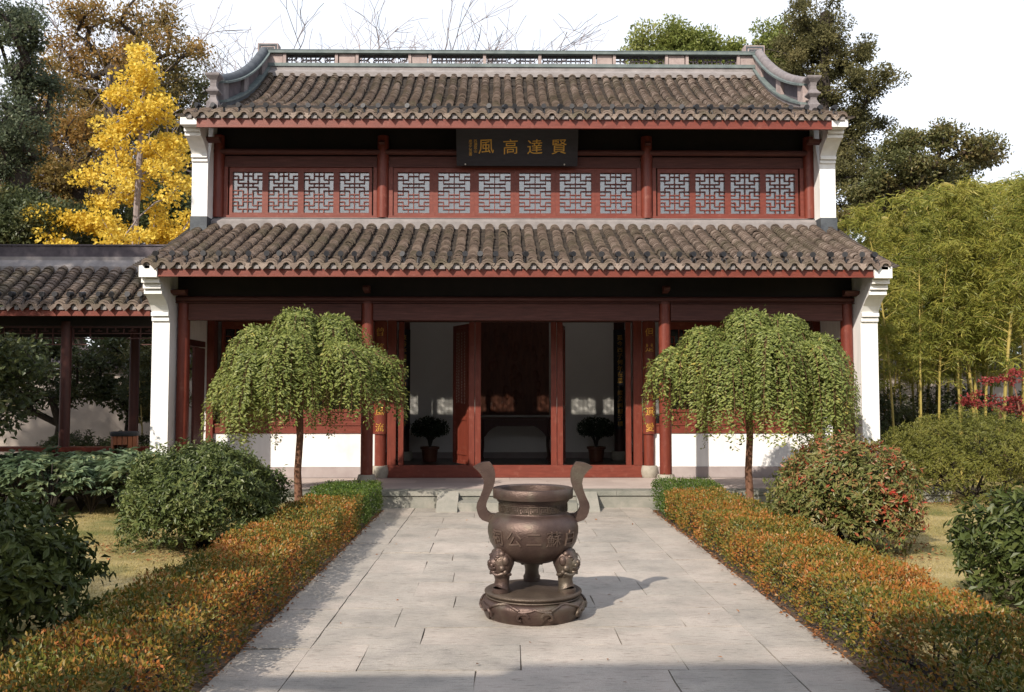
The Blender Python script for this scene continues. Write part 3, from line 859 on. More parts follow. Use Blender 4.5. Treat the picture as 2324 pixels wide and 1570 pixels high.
def doors():
    b = MB(); b.box(-2.24, 2.24, 16.13, 16.2, FZ, .472); b.build('threshold', M['red'], hall)
    for s in (-1, 1):
        b = MB(); b.box(min(s * 2.25, s * 2.10), max(s * 2.25, s * 2.10), 16.12, 16.26, .473, 3.2); b.build('door_jamb', M['redv'], hall)
        b = MB(); b.box(min(s * 2.06, s * 1.97), max(s * 2.06, s * 1.97), 16.16, 16.25, .473, 3.2); b.build('door_jamb', M['redv'], hall)
    b = MB(); b.box(-2.1, 2.1, 16.16, 16.25, 3.0, 3.3); b.build('lintel', M['darkred'], hall)
    def leaf(x, y, rot, wl, side):
        """an open door leaf: stiles, lattice field above, panels below"""
        f = MB(); h = 2.5
        f.box(0, .075, -.028, .028, 0, h); f.box(wl - .075, wl, -.028, .028, 0, h)
        for z0, z1 in ((0, .06), (.16, .22), (.78, .85), (.98, 1.04), (2.44, 2.5)):
            f.box(.075, wl - .075, -.027, .027, z0, z1)
        for z0, z1 in ((.06, .16), (.22, .78), (.85, .98), (1.04, 2.44)):
            f.box(.075, wl - .075, -.012, .012, z0, z1)
        o = f.build('door', M['redv'], hall, off=(0, 0, 0))
        po = hall['_o']
        o.location = (x - po[0], y - po[1], .474 - po[2]); o.rotation_euler = (0, 0, rot)
        return o
    d = leaf(-.80, 16.2, R(116), .70, 1)
    # columns of pale inlaid strokes on the leaf that faces the court
    sc = MB()
    for cx in (.20, .33, .46, .55): sc.box(cx - .002, cx + .002, .0122, .0126, 1.08, 2.39)
    for cx in (.20, .33, .46, .55):
        z = 2.36
        while z > 1.1:
            hgt = .022 + rng.random() * .02
            for q in range(3):
                a0 = cx + rng.normal(0, .009); 
                sc.box(a0 - .009 - rng.random() * .008, a0 + .009 + rng.random() * .008, .0125, .016, z - hgt * q / 3 - .005, z - hgt * q / 3)
            z -= hgt + .022
    sc.build('inlaid_strokes', M['silver'], d, off=(0, 0, 0))
    for x in (-.765, -.655):
        b = MB(); b.box(x - .05, x + .05, 16.165, 16.235, .473, 3.0); b.build('door_stile', M['redv'], hall)
    leaf(.80, 16.22, R(80), .70, 1)
    for x in (.69, .80):
        b = MB(); b.box(x - .05, x + .05, 16.165, 16.235, .473, 3.0); b.build('door_stile', M['redv'], hall)
doors()

def main_ridge():
    """openwork ridge: rails, solid panels and lattice panels, then the two curved rakes with their finials"""
    Yr = 20.0
    k = .00984 * 1.0
    rail = MB()
    z0, z1, z2, z3 = 8.98, 9.045, 9.27, 9.335
    fl = MB(); fl.prism([(Yr - .28, 8.70), (Yr - .28, 8.80), (Yr - .12, 8.90), (Yr - .12, 8.97), (Yr + .12, 8.97), (Yr + .12, 8.7)], 'x', -5.45, 5.47)
    fl.build('ridge_base', M['mortar'], hall)
    rail.box(-5.48, 5.5, Yr - .15, Yr + .15, z0 - .008, z1)
    rail.box(-5.5, 5.52, Yr - .16, Yr + .16, z2, z3)
    rail.prism([(Yr - .17, z3), (Yr - .1, z3 + .035), (Yr + .1, z3 + .035), (Yr + .17, z3)], 'x', -5.5, 5.52)
    rail.build('ridge_rail', M['ridgegreen'], hall)
    lat = [(0, 1.15), (1.23, 1.15), (-1.23, 1.15), (2.86, 1.15), (-2.86, 1.15), (4.48, 1.12), (-4.48, 1.12)]
    sol = [(2.06, .40), (-2.06, .40), (3.67, .42), (-3.67, .42), (5.26, .40), (-5.26, .40)]
    post = MB()
    edges = set()
    for c, w in lat + sol:
        edges |= {round(c - w / 2, 2), round(c + w / 2, 2)}
    ed = sorted(edges); used = []
    for e in ed:
        if used and e - used[-1] < .13: used[-1] = (used[-1] + e) / 2
        else: used.append(e)
    for e in used: post.box(e - .033, e + .033, Yr - .11, Yr + .11, z1 + .001, z2 - .001)
    post.build('ridge_post', M['ridgepink'], hall)
    for c, w in sol:
        p = MB(); p.box(c - w / 2 + .035, c + w / 2 - .035, Yr - .085, Yr + .085, z1 + .002, z2 - .002)
        for (a, b_, c_, d_) in ((c - w / 2 + .05, c + w / 2 - .05, z1 + .02, z1 + .035), (c - w / 2 + .05, c + w / 2 - .05, z2 - .035, z2 - .02)):
            p.box(a, b_, Yr - .092, Yr - .0855, c_, d_)
        p.build('ridge_panel', M['ridgepink'], hall)
    for n_, (c, w) in enumerate(lat):
        g = MB(); zc = (z1 + z2) / 2; hh = (z2 - z1)
        holes = [0] if n_ == 0 else ([-.27, .27] if abs(c) > 2 else [])
        rr = hh / 4 + .004
        xs = np.arange(c - w / 2 + rr + .02, c + w / 2 - rr + .01, rr * 1.75)
        for i, x in enumerate(xs):
            if any(abs(x - c - q) < .085 for q in holes): continue
            for zz in (z1 + rr, z2 - rr):
                an = np.linspace(0, 2 * np.pi, 13)
                for ro, ri in ((rr + .005, rr - .006),):
                    v = np.concatenate([np.stack([x + ro * np.cos(an), np.full(13, Yr - .025), zz + ro * np.sin(an)], 1), np.stack([x + ri * np.cos(an), np.full(13, Yr - .025), zz + ri * np.sin(an)], 1),
                                        np.stack([x + ri * np.cos(an), np.full(13, Yr + .025), zz + ri * np.sin(an)], 1), np.stack([x + ro * np.cos(an), np.full(13, Yr + .025), zz + ro * np.sin(an)], 1)])
                    q = np.arange(12)
                    f = np.concatenate([np.stack([q + a * 13, q + 1 + a * 13, q + 1 + b * 13, q + b * 13], 1) for a, b in ((0, 1), (1, 2), (2, 3), (3, 0))])
                    g.add(v, f)
            # small linking arcs
            g.box(x - .004, x + .004, Yr - .022, Yr + .022, zc - .012, zc + .012)
        for q in holes:
            x = c + q
            for (dx, dz) in ((.055, 0), (-.055, 0), (0, .05), (0, -.05)):
                an = np.arctan2(dz, dx) + np.linspace(-1.9, 1.9, 9)
                pts = np.stack([x + dx + .05 * np.cos(an), np.full(9, Yr), zc + dz + .045 * np.sin(an)], 1)
                g.tube(pts, .012, 5)
        g.build('ridge_grille', M['ridgedark'], hall)
    # square fret blocks standing behind the ridge ends
    for s in (-1, 1):
        b = MB(); x = s * 5.5
        b.box(x - .23, x + .23, Yr + .2, Yr + .45, 9.0, 9.62)
        o = b.build('ridge_end_block', M['ridgepink'], hall)
        g = MB(); yy = Yr + .2
        for a, c_, z0_, z1_ in ((-.2, .2, 9.56, 9.595), (-.2, -.165, 9.34, 9.56), (.165, .2, 9.34, 9.56), (-.13, .13, 9.50, 9.53), (-.13, -.10, 9.40, 9.50), (.10, .13, 9.40, 9.50), (-.10, -.04, 9.40, 9.43), (.04, .10, 9.40, 9.43), (-.015, .015, 9.36, 9.50)):
            g.box(x + a, x + c_, yy - .014, yy - .0005, z0_, z1_)
        g.build('fret', M['ridgegrey'], o)
    # rakes: darker materials on the left one put its shade into the colour
    for s in (-1, 1):
        xc = s * 5.5
        ya, yb = 16.75, 19.86
        Ys = np.linspace(ya, yb, 22)
        zb = np.array([upp(y) for y in Ys]) + .05
        hgt = np.linspace(.60, .53, 22)
        def band(a, b, w, mat, name, parent=hall, i0=0, i1=22):
            mb = MB()
            A = zb[i0:i1] + hgt[i0:i1] * a; B = zb[i0:i1] + hgt[i0:i1] * b; Y_ = Ys[i0:i1]; n = len(Y_)
            v = np.concatenate([np.stack([np.full(n, xc + dx), Y_, Z_], 1) for dx, Z_ in ((-w, A), (w, A), (w, B), (-w, B))])
            q = np.arange(n - 1)
            f = np.concatenate([np.stack([q + k1 * n, q + 1 + k1 * n, q + 1 + k2 * n, q + k2 * n], 1) for k1, k2 in ((0, 1), (1, 2), (2, 3), (3, 0))])
            mb.add(v, f)
            for e in (0, n - 1): mb.add(v[[e, n + e, 2 * n + e, 3 * n + e]], [(0, 1, 2, 3)])
            return mb.build(name, M[mat], parent)
        rk = band(-.25, .20, .13, 'ridgegrey' if s < 0 else 'finial', 'rake_ridge')
        band(.201, .27, .15, 'ridgegreen', 'rake_rail', rk)
        band(.80, .87, .15, 'ridgegreen', 'rake_rail', rk)
        cap = MB(); cap.tube(np.stack([np.full(22, xc), Ys, zb + hgt * .9], 1), .1, 10); cap.build('rake_cap', M['ridgegrey'] if s < 0 else M['finial'], rk)
        for i0, i1 in ((0, 3), (9, 12), (18, 22)): band(.272, .798, .09, 'finial' if s < 0 else 'ridgepink', 'rake_panel', rk, i0, i1)  # left panels take the greyer material as painted shade
        for i0, i1 in ((2, 10), (11, 19)):
            gr_ = band(.272, .798, .02, 'ridgedark', 'rake_grille', rk, i0, i1)
        # stepped finial post at the foot of the rake
        f = MB(); y = 16.56; z = upp(16.5) - .02
        P = [(.14, 0), (.14, .20), (.11, .23), (.075, .30), (.075, .34), (.15, .40), (.15, .425), (.12, .44), (.075, .50), (.07, .56), (.085, .62), (.16, .69), (.17, .71), (.17, .735), (0, .745)]
        f.lathe([(r_ * 1.08, z + h_) for r_, h_ in P], (0, 0, 0), 4, False)
        Rm = np.array([[math.cos(R(45)), -math.sin(R(45)), 0], [math.sin(R(45)), math.cos(R(45)), 0], [0, 0, 1]])
        f.V[-1] = f.V[-1] @ Rm.T + np.array([xc + s * .03, y, 0])
        fo = f.build('finial_post', M['finial'], hall)
        h = MB(); an = np.linspace(0, np.pi, 8)
        pts = [(xc + s * .03 + .055 * math.cos(a), z + .07 + .06 * math.sin(a)) for a in an] + [(xc + s * .03 - .055, z + .0), (xc + s * .03 + .055, z + .0)]
        h.prism(pts, 'y', y - .118, y - .09); h.build('finial_arch', M['dark'], fo)
main_ridge()

# ================================================================== THINGS ON AND IN THE HALL
def plaque():
    t = thing('name_board', 'black lacquer board with four gold characters hung under the upper eave', 'signboard', (0.04, 16.2, 5.83))
    b = MB(); th = math.atan2(.32, .72)
    # leaning forward: foot on the header board, head out under the eave
    def pt(x, u, d): return (0.04 + x, 16.24 - u * math.sin(th) - d * math.cos(th), 5.84 + u * math.cos(th) - d * math.sin(th))
    w, h = 1.085, .80
    v = [pt(x, u, d) for x in (-w, w) for u in (0, h) for d in (0, .05)]
    b.add(v, [(0, 1, 3, 2), (4, 6, 7, 5), (0, 4, 5, 1), (2, 3, 7, 6), (0, 2, 6, 4), (1, 5, 7, 3)])
    b.build('board', M['black'], t)
    for ch, x in zip('風高達賢', (-.555, -.12, .315, .75)):
        m = MB(); add_glyph(m, ch, .285, lambda a, c, e: pt(x + a * 1.02, .345 + c, .052 + max(e, 0)), .003, .006, .05)
        m.build('gold_character', M['gold'], t)
    for col, x in (('西湖孤山', -.745), ('歲次乙丑書', -.835)):
        m = MB()
        for i, ch in enumerate(col):
            add_glyph(m, ch, .062, lambda a, c, e: pt(x + a, .44 - i * .058 + c, .052 + max(e, 0)), .002)
        m.build('small_inscription', M['gold'], t)
    for x in (-.93, .85):
        m = MB(); m.ball(pt(x, .03, .055), .016); m.build('stud', M['silver'], t)
plaque()

def couplet(x, y, r, z0, z1, text, size, board, label, half=75, name='couplet_board', top=.18, bot=.12):
    t = thing(name, label, 'couplet board', (x, y, z0))
    mb = MB(); an = np.radians(np.linspace(-90 - half, -90 + half, 13)); n = 13
    v = np.concatenate([np.stack([x + rr * np.cos(an), y + rr * np.sin(an), np.full(n, z)], 1) for rr, z in ((r, z0), (r + .022, z0), (r + .022, z1), (r, z1))])
    q = np.arange(n - 1)
    f = np.concatenate([np.stack([q + a * n, q + 1 + a * n, q + 1 + b * n, q + b * n], 1) for a, b in ((0, 1), (1, 2), (2, 3), (3, 0))])
    mb.add(v, f, None, True); mb.build('board', M[board], t)
    k = len(text); zs = np.linspace(z1 - top, z0 + bot, k)
    for ch, zc in zip(text, zs):
        m = MB()
        add_glyph(m, ch, size, lambda a, c, e: (x + (r + .024 + max(e, 0)) * math.sin(a / (r + .024)), y - (r + .024 + max(e, 0)) * math.cos(a / (r + .024)), zc + c), .003, .004, .06)
        m.build('gold_character', M['gold'], t)
couplet(-2.375, 16.16, .102, 1.02, 3.0, '曾將詩句結風流', .16, 'redv', 'red board with gold characters on the column behind the left weeping tree', 70)
couplet(2.375, 16.16, .102, 1.02, 3.0, '但是人家有遺愛', .16, 'redv', 'red board with gold characters on the column behind the right weeping tree', 70)
couplet(-2.4, 20.35, .122, .95, 3.16, '枝香亭閣雨後土山水時月古香清', .125, 'black', 'black board with dim gold characters on the inner column left of the door', 70)
couplet(2.4, 20.35, .122, .95, 3.16, '孤今西子何年在思一縱孟園樓子橋', .125, 'black', 'black board with bright gold characters on the inner column right of the door', 70)

def interior_things():
    t = thing('carved_screen', 'dark brown carved wooden panel hung on the wall behind the altar table', 'panel', (.08, 20.96, 1.2))
    b = MB(); b.box(-.72, .86, 20.93, 20.97, 1.25, 3.9); b.build('board', M['screen'], t)
    rel = MB(); rel.box(-.66, .80, 20.918, 20.929, 1.3, 3.5)
    for k in range(60):
        x = rng.uniform(-.6, .75); z = rng.uniform(1.35, 3.4)
        rel.ball((x, 20.915, z), .03 + rng.random() * .05, 6, 5, (1, .25, 1.6))
    rel.build('relief', M['screen'], t)
    t = thing('altar_table', 'dark long altar table with curved corner brackets in front of the screen', 'table', (.08, 20.3, FZ))
    b = MB(); b.box(-.75, .90, 20.05, 20.55, 1.16, 1.21); b.build('tabletop', M['darkred'], t)
    b = MB(); b.box(-.68, .83, 20.075, 20.11, 1.02, 1.158)
    for s, xc in ((1, -.62), (-1, .77)):
        b.prism([(xc, 1.02), (xc + s * .30, 1.02), (xc + s * .20, .98), (xc + s * .10, .90), (xc + s * .03, .80), (xc, .78)], 'y', 20.076, 20.108)
    b.build('apron', M['darkred'], t)
    for x in (-.65, .80):
        for y in (20.09, 20.5):
            b = MB(); b.tube([(x, y, FZ), (x + (.02 if x > 0 else -.02), y, FZ + .08), (x, y, FZ + .3), (x, y, 1.16)], [.045, .03, .03, .035], 8); b.build('leg', M['darkred'], t)
    for x, lb in ((-1.79, 'dwarf bush in a brown pot inside the hall left of the altar table'), (1.83, 'dwarf bush in a brown pot inside the hall right of the altar table')):
        t = thing('potted_plant', lb, 'plant', (x, 19.9, FZ), 'potted bushes beside the altar table')
        b = MB(); b.lathe([(0, FZ), (.14, FZ), (.15, FZ + .03), (.17, FZ + .2), (.18, FZ + .27), (.21, FZ + .285), (.21, FZ + .33), (.175, FZ + .33), (.16, FZ + .29), (0, FZ + .29)], (x, 19.9, 0), 24)
        b.build('pot', M['terracotta'], t)
        b = MB(); c = np.array([x, 19.9, FZ + .29])
        ends = []
        for k in range(16):
            a = rng.uniform(0, 6.28); r_ = rng.uniform(.1, .34)
            e = c + [r_ * math.cos(a), r_ * math.sin(a), rng.uniform(.3, .58)]
            b.tube([c, c + [(e - c)[0] * .2, (e - c)[1] * .2, .18], e], [.02, .012, .005], 5); ends.append(e)
        b.build('stem', M['barkdark'], t)
        n = 2600
        p = rng.normal(size=(n, 3)); p /= np.linalg.norm(p, axis=1)[:, None]; p *= (rng.random((n, 1)) ** .3)
        p = p * [.42, .42, .26]; p[:, 2] = np.where(p[:, 2] < -.15, p[:, 2] * .5, p[:, 2])
        p += c + [0, 0, .42]
        b = MB(); b.leaves(p, rnd_dir(n, .2), rnd_dir(n, .8), rng.uniform(.04, .065, n), .028)
        b.build('foliage', M['potleaf'], t)
interior_things()

# ================================================================== INCENSE BURNER
def burner():
    cy = 7.2
    s_ = thing('burner_stand', 'round bronze stand with scrolled apron set on the stone path', 'stand', (0, cy, 0))
    b = MB()
    b.lathe([(0, .205), (.35, .205), (.368, .203), (.378, .196), (.380, .187), (.374, .178), (.358, .175), (.356, .166), (.366, .164), (.37, .158), (.362, .151), (.358, .148)], (0, cy, 0), 64)
    b.build('top_plate', M['iron'], s_)
    b = MB()
    b.lathe([(.358, .148), (.385, .138), (.398, .118), (.398, .095), (.388, .065), (.372, .035), (.362, .012), (.358, .0)], (0, cy, 0), 64)
    b.build('body', M['bronze'], s_)
    # scrolled apron standing proud of the drum
    ap = MB()
    nlob = 5
    def rad(z): return np.interp(z, [0, .012, .035, .065, .095, .118, .138, .148], [.358, .362, .372, .388, .398, .398, .385, .36])
    for k in range(nlob):
        a0 = R(-90) + k * 2 * np.pi / nlob
        # hanging tongue
        us = np.linspace(-.30, .30, 25)
        topz = .128 - .02 * np.abs(np.sin(us * 6)); 
        lo = np.where(np.abs(us) < .11, .004 + 0 * us, np.where(np.abs(us) < .2, .004 + (np.abs(us) - .11) * .55, .06 + (np.abs(us) - .2) * .25))
        rows = []
        for t in np.linspace(0, 1, 6):
            z = lo + (topz - lo) * t
            r_ = rad(z) + .012
            rows.append(np.stack([r_ * np.cos(a0 + us), cy + r_ * np.sin(a0 + us), z], 1))
        v = np.concatenate(rows); n = 25
        i, j = np.meshgrid(np.arange(5), np.arange(24), indexing='ij'); q = (i * n + j).ravel()
        ap.add(v, np.stack([q, q + 1, q + n + 1, q + n], 1), .3, True)
        ed = np.concatenate([rows[0], rows[-1][::-1], rows[0][:1]])
        c = np.array([0, cy, 0]); ins = ed.copy(); ins[:, :2] = (ed[:, :2] - c[:2]) * .955 + c[:2]
        m_ = len(ed); q = np.arange(m_ - 1)
        ap.add(np.concatenate([ed, ins]), np.stack([q, q + 1, m_ + q + 1, m_ + q], 1), .3)
        # raised rim and two curls
        for sg in (-1, 1):
            th = np.linspace(0, 4.6, 14); rr = .052 * (1 - th / 6.4)
            du = sg * (.255 - rr * np.cos(th) / .39 * 1.0); zz = .062 + rr * np.sin(th + .3) * .9
            r_ = rad(np.clip(zz, 0, .14)) + .014
            ap.tube(np.stack([r_ * np.cos(a0 + du), cy + r_ * np.sin(a0 + du), zz], 1), np.linspace(.013, .009, 14), 6)
        r_ = rad(topz) + .012
        ap.tube(np.stack([r_ * np.cos(a0 + us), cy + r_ * np.sin(a0 + us), topz], 1), .009, 6)
        us2 = np.linspace(.30, 2 * np.pi / nlob - .30, 12); zt = .118 + .03 * np.sin((us2 - .30) / (2 * np.pi / nlob - .6) * np.pi)
        r_ = rad(zt) + .008
        ap.tube(np.stack([r_ * np.cos(a0 + us2), cy + r_ * np.sin(a0 + us2), zt], 1), .011, 6)
    ap.build('apron', M['bronze'], s_)

    t = thing('incense_burner', 'bronze tripod incense burner with tall curved handles standing on the round base', 'incense burner', (0, cy, .205))
    b = MB()
    b.lathe([(.0, .405), (.06, .405), (.15, .418), (.235, .452), (.30, .51), (.338, .575), (.354, .64), (.354, .685), (.343, .73), (.318, .765), (.288, .785), (.270, .793), (.2645, .80), (.2645, .872), (.272, .874), (.272, .884), (.282, .886), (.282, .898), (.292, .90), (.292, .91),
             (.300, .914)], (0, cy, 0), 72)
    b.build('bowl', M['bronze'], t)
    b = MB()
    b.lathe([(.286, .908), (.3125, .909), (.3135, .911), (.3135, .982), (.311, .985), (.262, .985), (.252, .978), (.246, .93), (.246, .80), (.0, .79)], (0, cy, 0), 72)
    b.build('rim', M['bronze'], t)
    # key fret round the neck
    fr = MB(); n = 22; r_ = .2647
    for k in range(n):
        u0 = k / n * 2 * np.pi; wd = 2 * np.pi / n
        seg = [(0, .93, .07, .07), (0, .0, .07, .93), (0, .93, .93, .93), (.93, .93, .25, .93), (.25, .93, .25, .25), (.25, .25, .25, .72), (.25, .70, .72, .72), (.70, .70, .45, .72), (.46, .70, .46, .46)]
        for (a, c, zl, zh) in [(p[0], p[1], p[2], p[3]) for p in seg]:
            x0, x1 = min(a, c) - .04, max(a, c) + .04
            z0, z1 = min(zl, zh) - .04, max(zl, zh) + .04
            aa = np.linspace(u0 + x0 * wd * .9, u0 + x1 * wd * .9, 3)
            zz0, zz1 = .806 + z0 * .058, .806 + z1 * .058
            P = [np.stack([rr * np.cos(aa), cy + rr * np.sin(aa), np.full(3, z)], 1) for rr, z in ((r_, zz0), (r_ + .007, zz0), (r_ + .007, zz1), (r_, zz1))]
            v = np.concatenate(P)
            q = np.arange(2)
            fr.add(v, np.concatenate([np.stack([q + i * 3, q + 1 + i * 3, q + 1 + j * 3, q + j * 3], 1) for i, j in ((0, 1), (1, 2), (2, 3))]), .5)
            fr.add(v[[0, 3, 6, 9]], [(0, 1, 2, 3)], .5); fr.add(v[[2, 5, 8, 11]], [(3, 2, 1, 0)], .5)
    fr.build('key_fret', M['iron'], t)
    # raised characters round the belly
    prof_z = [.418, .452, .51, .575, .64, .685, .73, .765]; prof_r = [.15, .235, .30, .338, .354, .354, .343, .318]
    for ch, a in zip('祠公二蘇白', (-52, -25.5, -1, 24.5, 50)):
        m = MB()
        def fn(x, y_, e, a=a):
            z = .632 + y_; r0 = np.interp(z, prof_z, prof_r) - .004 + (e + .0045) * 1.5
            an = R(a - 90) + x / .345
            return (r0 * math.cos(an), cy + r0 * math.sin(an), z)
        add_glyph(m, ch, .125, fn, .0045)
        m.build('raised_character', M['letter'], t)
    # flat S shaped handles
    O = [(968, 548), (1040, 541), (1066, 520), (1078, 490), (1073, 450), (1050, 395), (1022, 335), (1006, 280), (1003, 225), (1012, 180), (1030, 145), (1050, 119), (1080, 121), (1120, 127), (1155, 142), (1186, 161),
         (1150, 190), (1120, 225), (1103, 260), (1097, 295), (1105, 345), (1128, 405), (1152, 455), (1158, 490), (1150, 530), (1135, 568), (1110, 594), (1075, 606), (1040, 618), (1000, 640)]
    def cv(p): return ((p[0] - 693) * .000953, 1.714 - ((1250 + p[1] / 2.962) / 1.2332 - 895.2) * .00348)
    for s in (1, -1):
        b = MB(); b.prism([(s * cv(p)[0], cv(p)[1]) for p in O][::s], 'y', cy - .032, cy + .032)
        b.build('handle', M['bronze'], t)
    # three lion headed legs
    for ang in (90, 210, 330):
        b = MB(); ca, sa = math.cos(R(ang)), math.sin(R(ang)); rt_ = np.array([-sa, ca, 0]); out = np.array([ca, sa, 0]); up_ = np.array([0, 0, 1.])
        P = lambda o, u, z: np.array([0, cy, 0]) + out * o + rt_ * u + up_ * z
        b.tube([P(.20, 0, .54), P(.245, 0, .50), P(.278, 0, .455), P(.287, 0, .40), P(.281, 0, .34), P(.279, 0, .30), P(.284, 0, .258), P(.292, 0, .238)],
               [.05, .085, .098, .09, .064, .055, .058, .07], 16, False)
        b.lathe([(.0, .2065), (.068, .2065), (.068, .235), (.058, .24)], tuple(P(.292, 0, 0)), 16)
        bl = lambda o, u, z, r, sc=(1, 1, 1): b.ball(P(o, u, z), r, 10, 7, sc)
        bl(.345, 0, .432, .05)                      # muzzle
        bl(.385, 0, .44, .022); bl(.378, .018, .42, .02); bl(.378, -.018, .42, .02)
        bl(.352, 0, .392, .042, (1, 1, .55)); bl(.35, 0, .368, .035, (1, 1, .6))
        for u in (-1, 1):
            bl(.348, u * .036, .468, .02); bl(.34, u * .045, .486, .026, (1, 1, .6)); bl(.30, u * .085, .455, .03, (1, .8, 1.3)); bl(.32, u * .068, .40, .028); bl(.30, u * .082, .37, .02)
            bl(.30, u * .06, .345, .018)
        for u in (-.05, 0, .05): bl(.31, u, .515 - abs(u) * .3, .032)
        b.tube([P(.365, -.05, .405), P(.385, -.02, .398), P(.385, .02, .398), P(.365, .05, .405)], .008, 5)
        an = np.linspace(-2.0, 2.0, 14)
        b.tube([P(.283 + .085 * math.cos(a), .085 * math.sin(a), .355 + .008 * math.cos(a * 5)) for a in an], .011, 6)
        b.build('leg', M['bronze'], t)
burner()

# ================================================================== GALLERY, WALLS, BIN, GATE
def gallery():
    g = thing('covered_gallery', 'low red covered walkway with grey tiled roof joining the hall on its left', 'gallery', (-9, 15.6, 0))
    prof = lambda y: 3.10 + .80 * (.85 * ((y - 14.4) / 1.15) + .15 * ((y - 14.4) / 1.15) ** 2)
    rows = np.arange(-14.95, -5.80, .228)
    bar, pan, mid = tiled_roof(rows, prof, 14.4, 15.5)
    rf = bar.build('roof', M['tile'], g); pan.build('pan_tiles', M['pan'], rf)
    e, mt = eave_ends(rows, mid, prof, 14.4); e.build('eave_tiles', M['tile'], rf); mt.build('eave_mortar', M['mortar'], rf)
    knobs(g, mid, prof, 14.4)
    b = MB(); b.prism([(14.47, 3.03), (15.6, 3.82), (16.9, 2.95), (16.9, 2.88), (15.6, 3.74), (14.47, 2.95)], 'x', -15.1, -5.76); b.build('eave_boarding', M['dark'], g)
    b = MB(); b.prism([(15.66, 3.95), (17.0, 3.02), (17.0, 2.96), (15.66, 3.88)], 'x', -15.1, -5.76); b.build('rear_roof', M['tile'], g)
    b = MB(); b.box(-15.1, -5.80, 14.425, 14.465, 2.955, 3.11); b.build('fascia', M['red'], g)
    b = MB(); b.prism([(15.42, 3.78), (15.42, 3.88), (15.52, 4.0), (15.52, 4.06), (15.72, 4.06), (15.72, 3.78)], 'x', -15.1, -5.76); b.build('ridge_base', M['mortar'], g)
    b = MB(); x = -15.1
    while x < -5.78:
        b.box(x, x + .021, 15.55, 15.69, 4.061, 4.245 + rng.normal(0, .004)); x += .0225
    b.box(-15.1, -5.75, 15.53, 15.71, 4.252, 4.275)
    b.build('ridge_tiles', M['ridgedark'], g)
    for y, xs in ((14.9, (-7.32, -10.3, -13.3)), (16.5, (-6.85, -9.35, -12.3))):
        for x in xs:
            b = MB(); b.tube([(x, y, .1), (x, y, 2.9)], .085, 14); b.build('column', M['darkred'], g)  # darker red carries the shade under the gallery roof in its colour
    b = MB(); b.box(-15, -5.9, 14.86, 14.94, 2.83, 3.05); b.box(-15, -5.9, 16.46, 16.54, 2.75, 2.95); b.build('beam', M['dark'], g)
    for x0 in (-13.2, -10.2, -7.22):
        x1 = x0 + (2.8 if x0 < -8 else 1.38)
        f = MB(); t = .018
        f.box(x0, x1, 14.885, 14.915, 2.80, 2.825); f.box(x0, x1, 14.885, 14.915, 2.70, 2.716); f.box(x0, x0 + .5, 14.885, 14.915, 2.62, 2.636); f.box(x1 - .5, x1, 14.885, 14.915, 2.62, 2.636)
        f.box(x0, x0 + .26, 14.885, 14.915, 2.52, 2.536); f.box(x1 - .26, x1, 14.885, 14.915, 2.52, 2.536)
        n = int((x1 - x0) / .13)
        for k in range(n + 1):
            x = x0 + (x1 - x0 - t) * k / n
            lo_ = 2.62 if (x - x0 < .5 or x1 - x < .5) else 2.70
            if x - x0 < .26 or x1 - x < .26: lo_ = 2.52
            f.box(x, x + t, 14.887, 14.913, lo_ if k % 2 == 0 else 2.75, 2.80 if k % 3 else 2.78)
            if k % 2: f.box(x - .05, x + .06, 14.887, 14.913, 2.742, 2.756)
        f.build('hanging_lattice', M['darkred'], g)
    b = MB(); b.box(-15, -5.75, 14.75, 15.05, .80, .87); b.build('bench_seat', M['redv'], g)
    for x in (-6.5, -7.32, -8.8, -10.3, -11.8):
        b = MB(); b.box(x - .13, x + .13, 14.8, 15.0, .1, .798); b.build('bench_post', M['darkred'], g)
    b = MB(); b.box(-15.2, -5.72, 14.6, 17.0, -.1, .15); struct(b.build('gallery_floor', M['terrace']))
gallery()

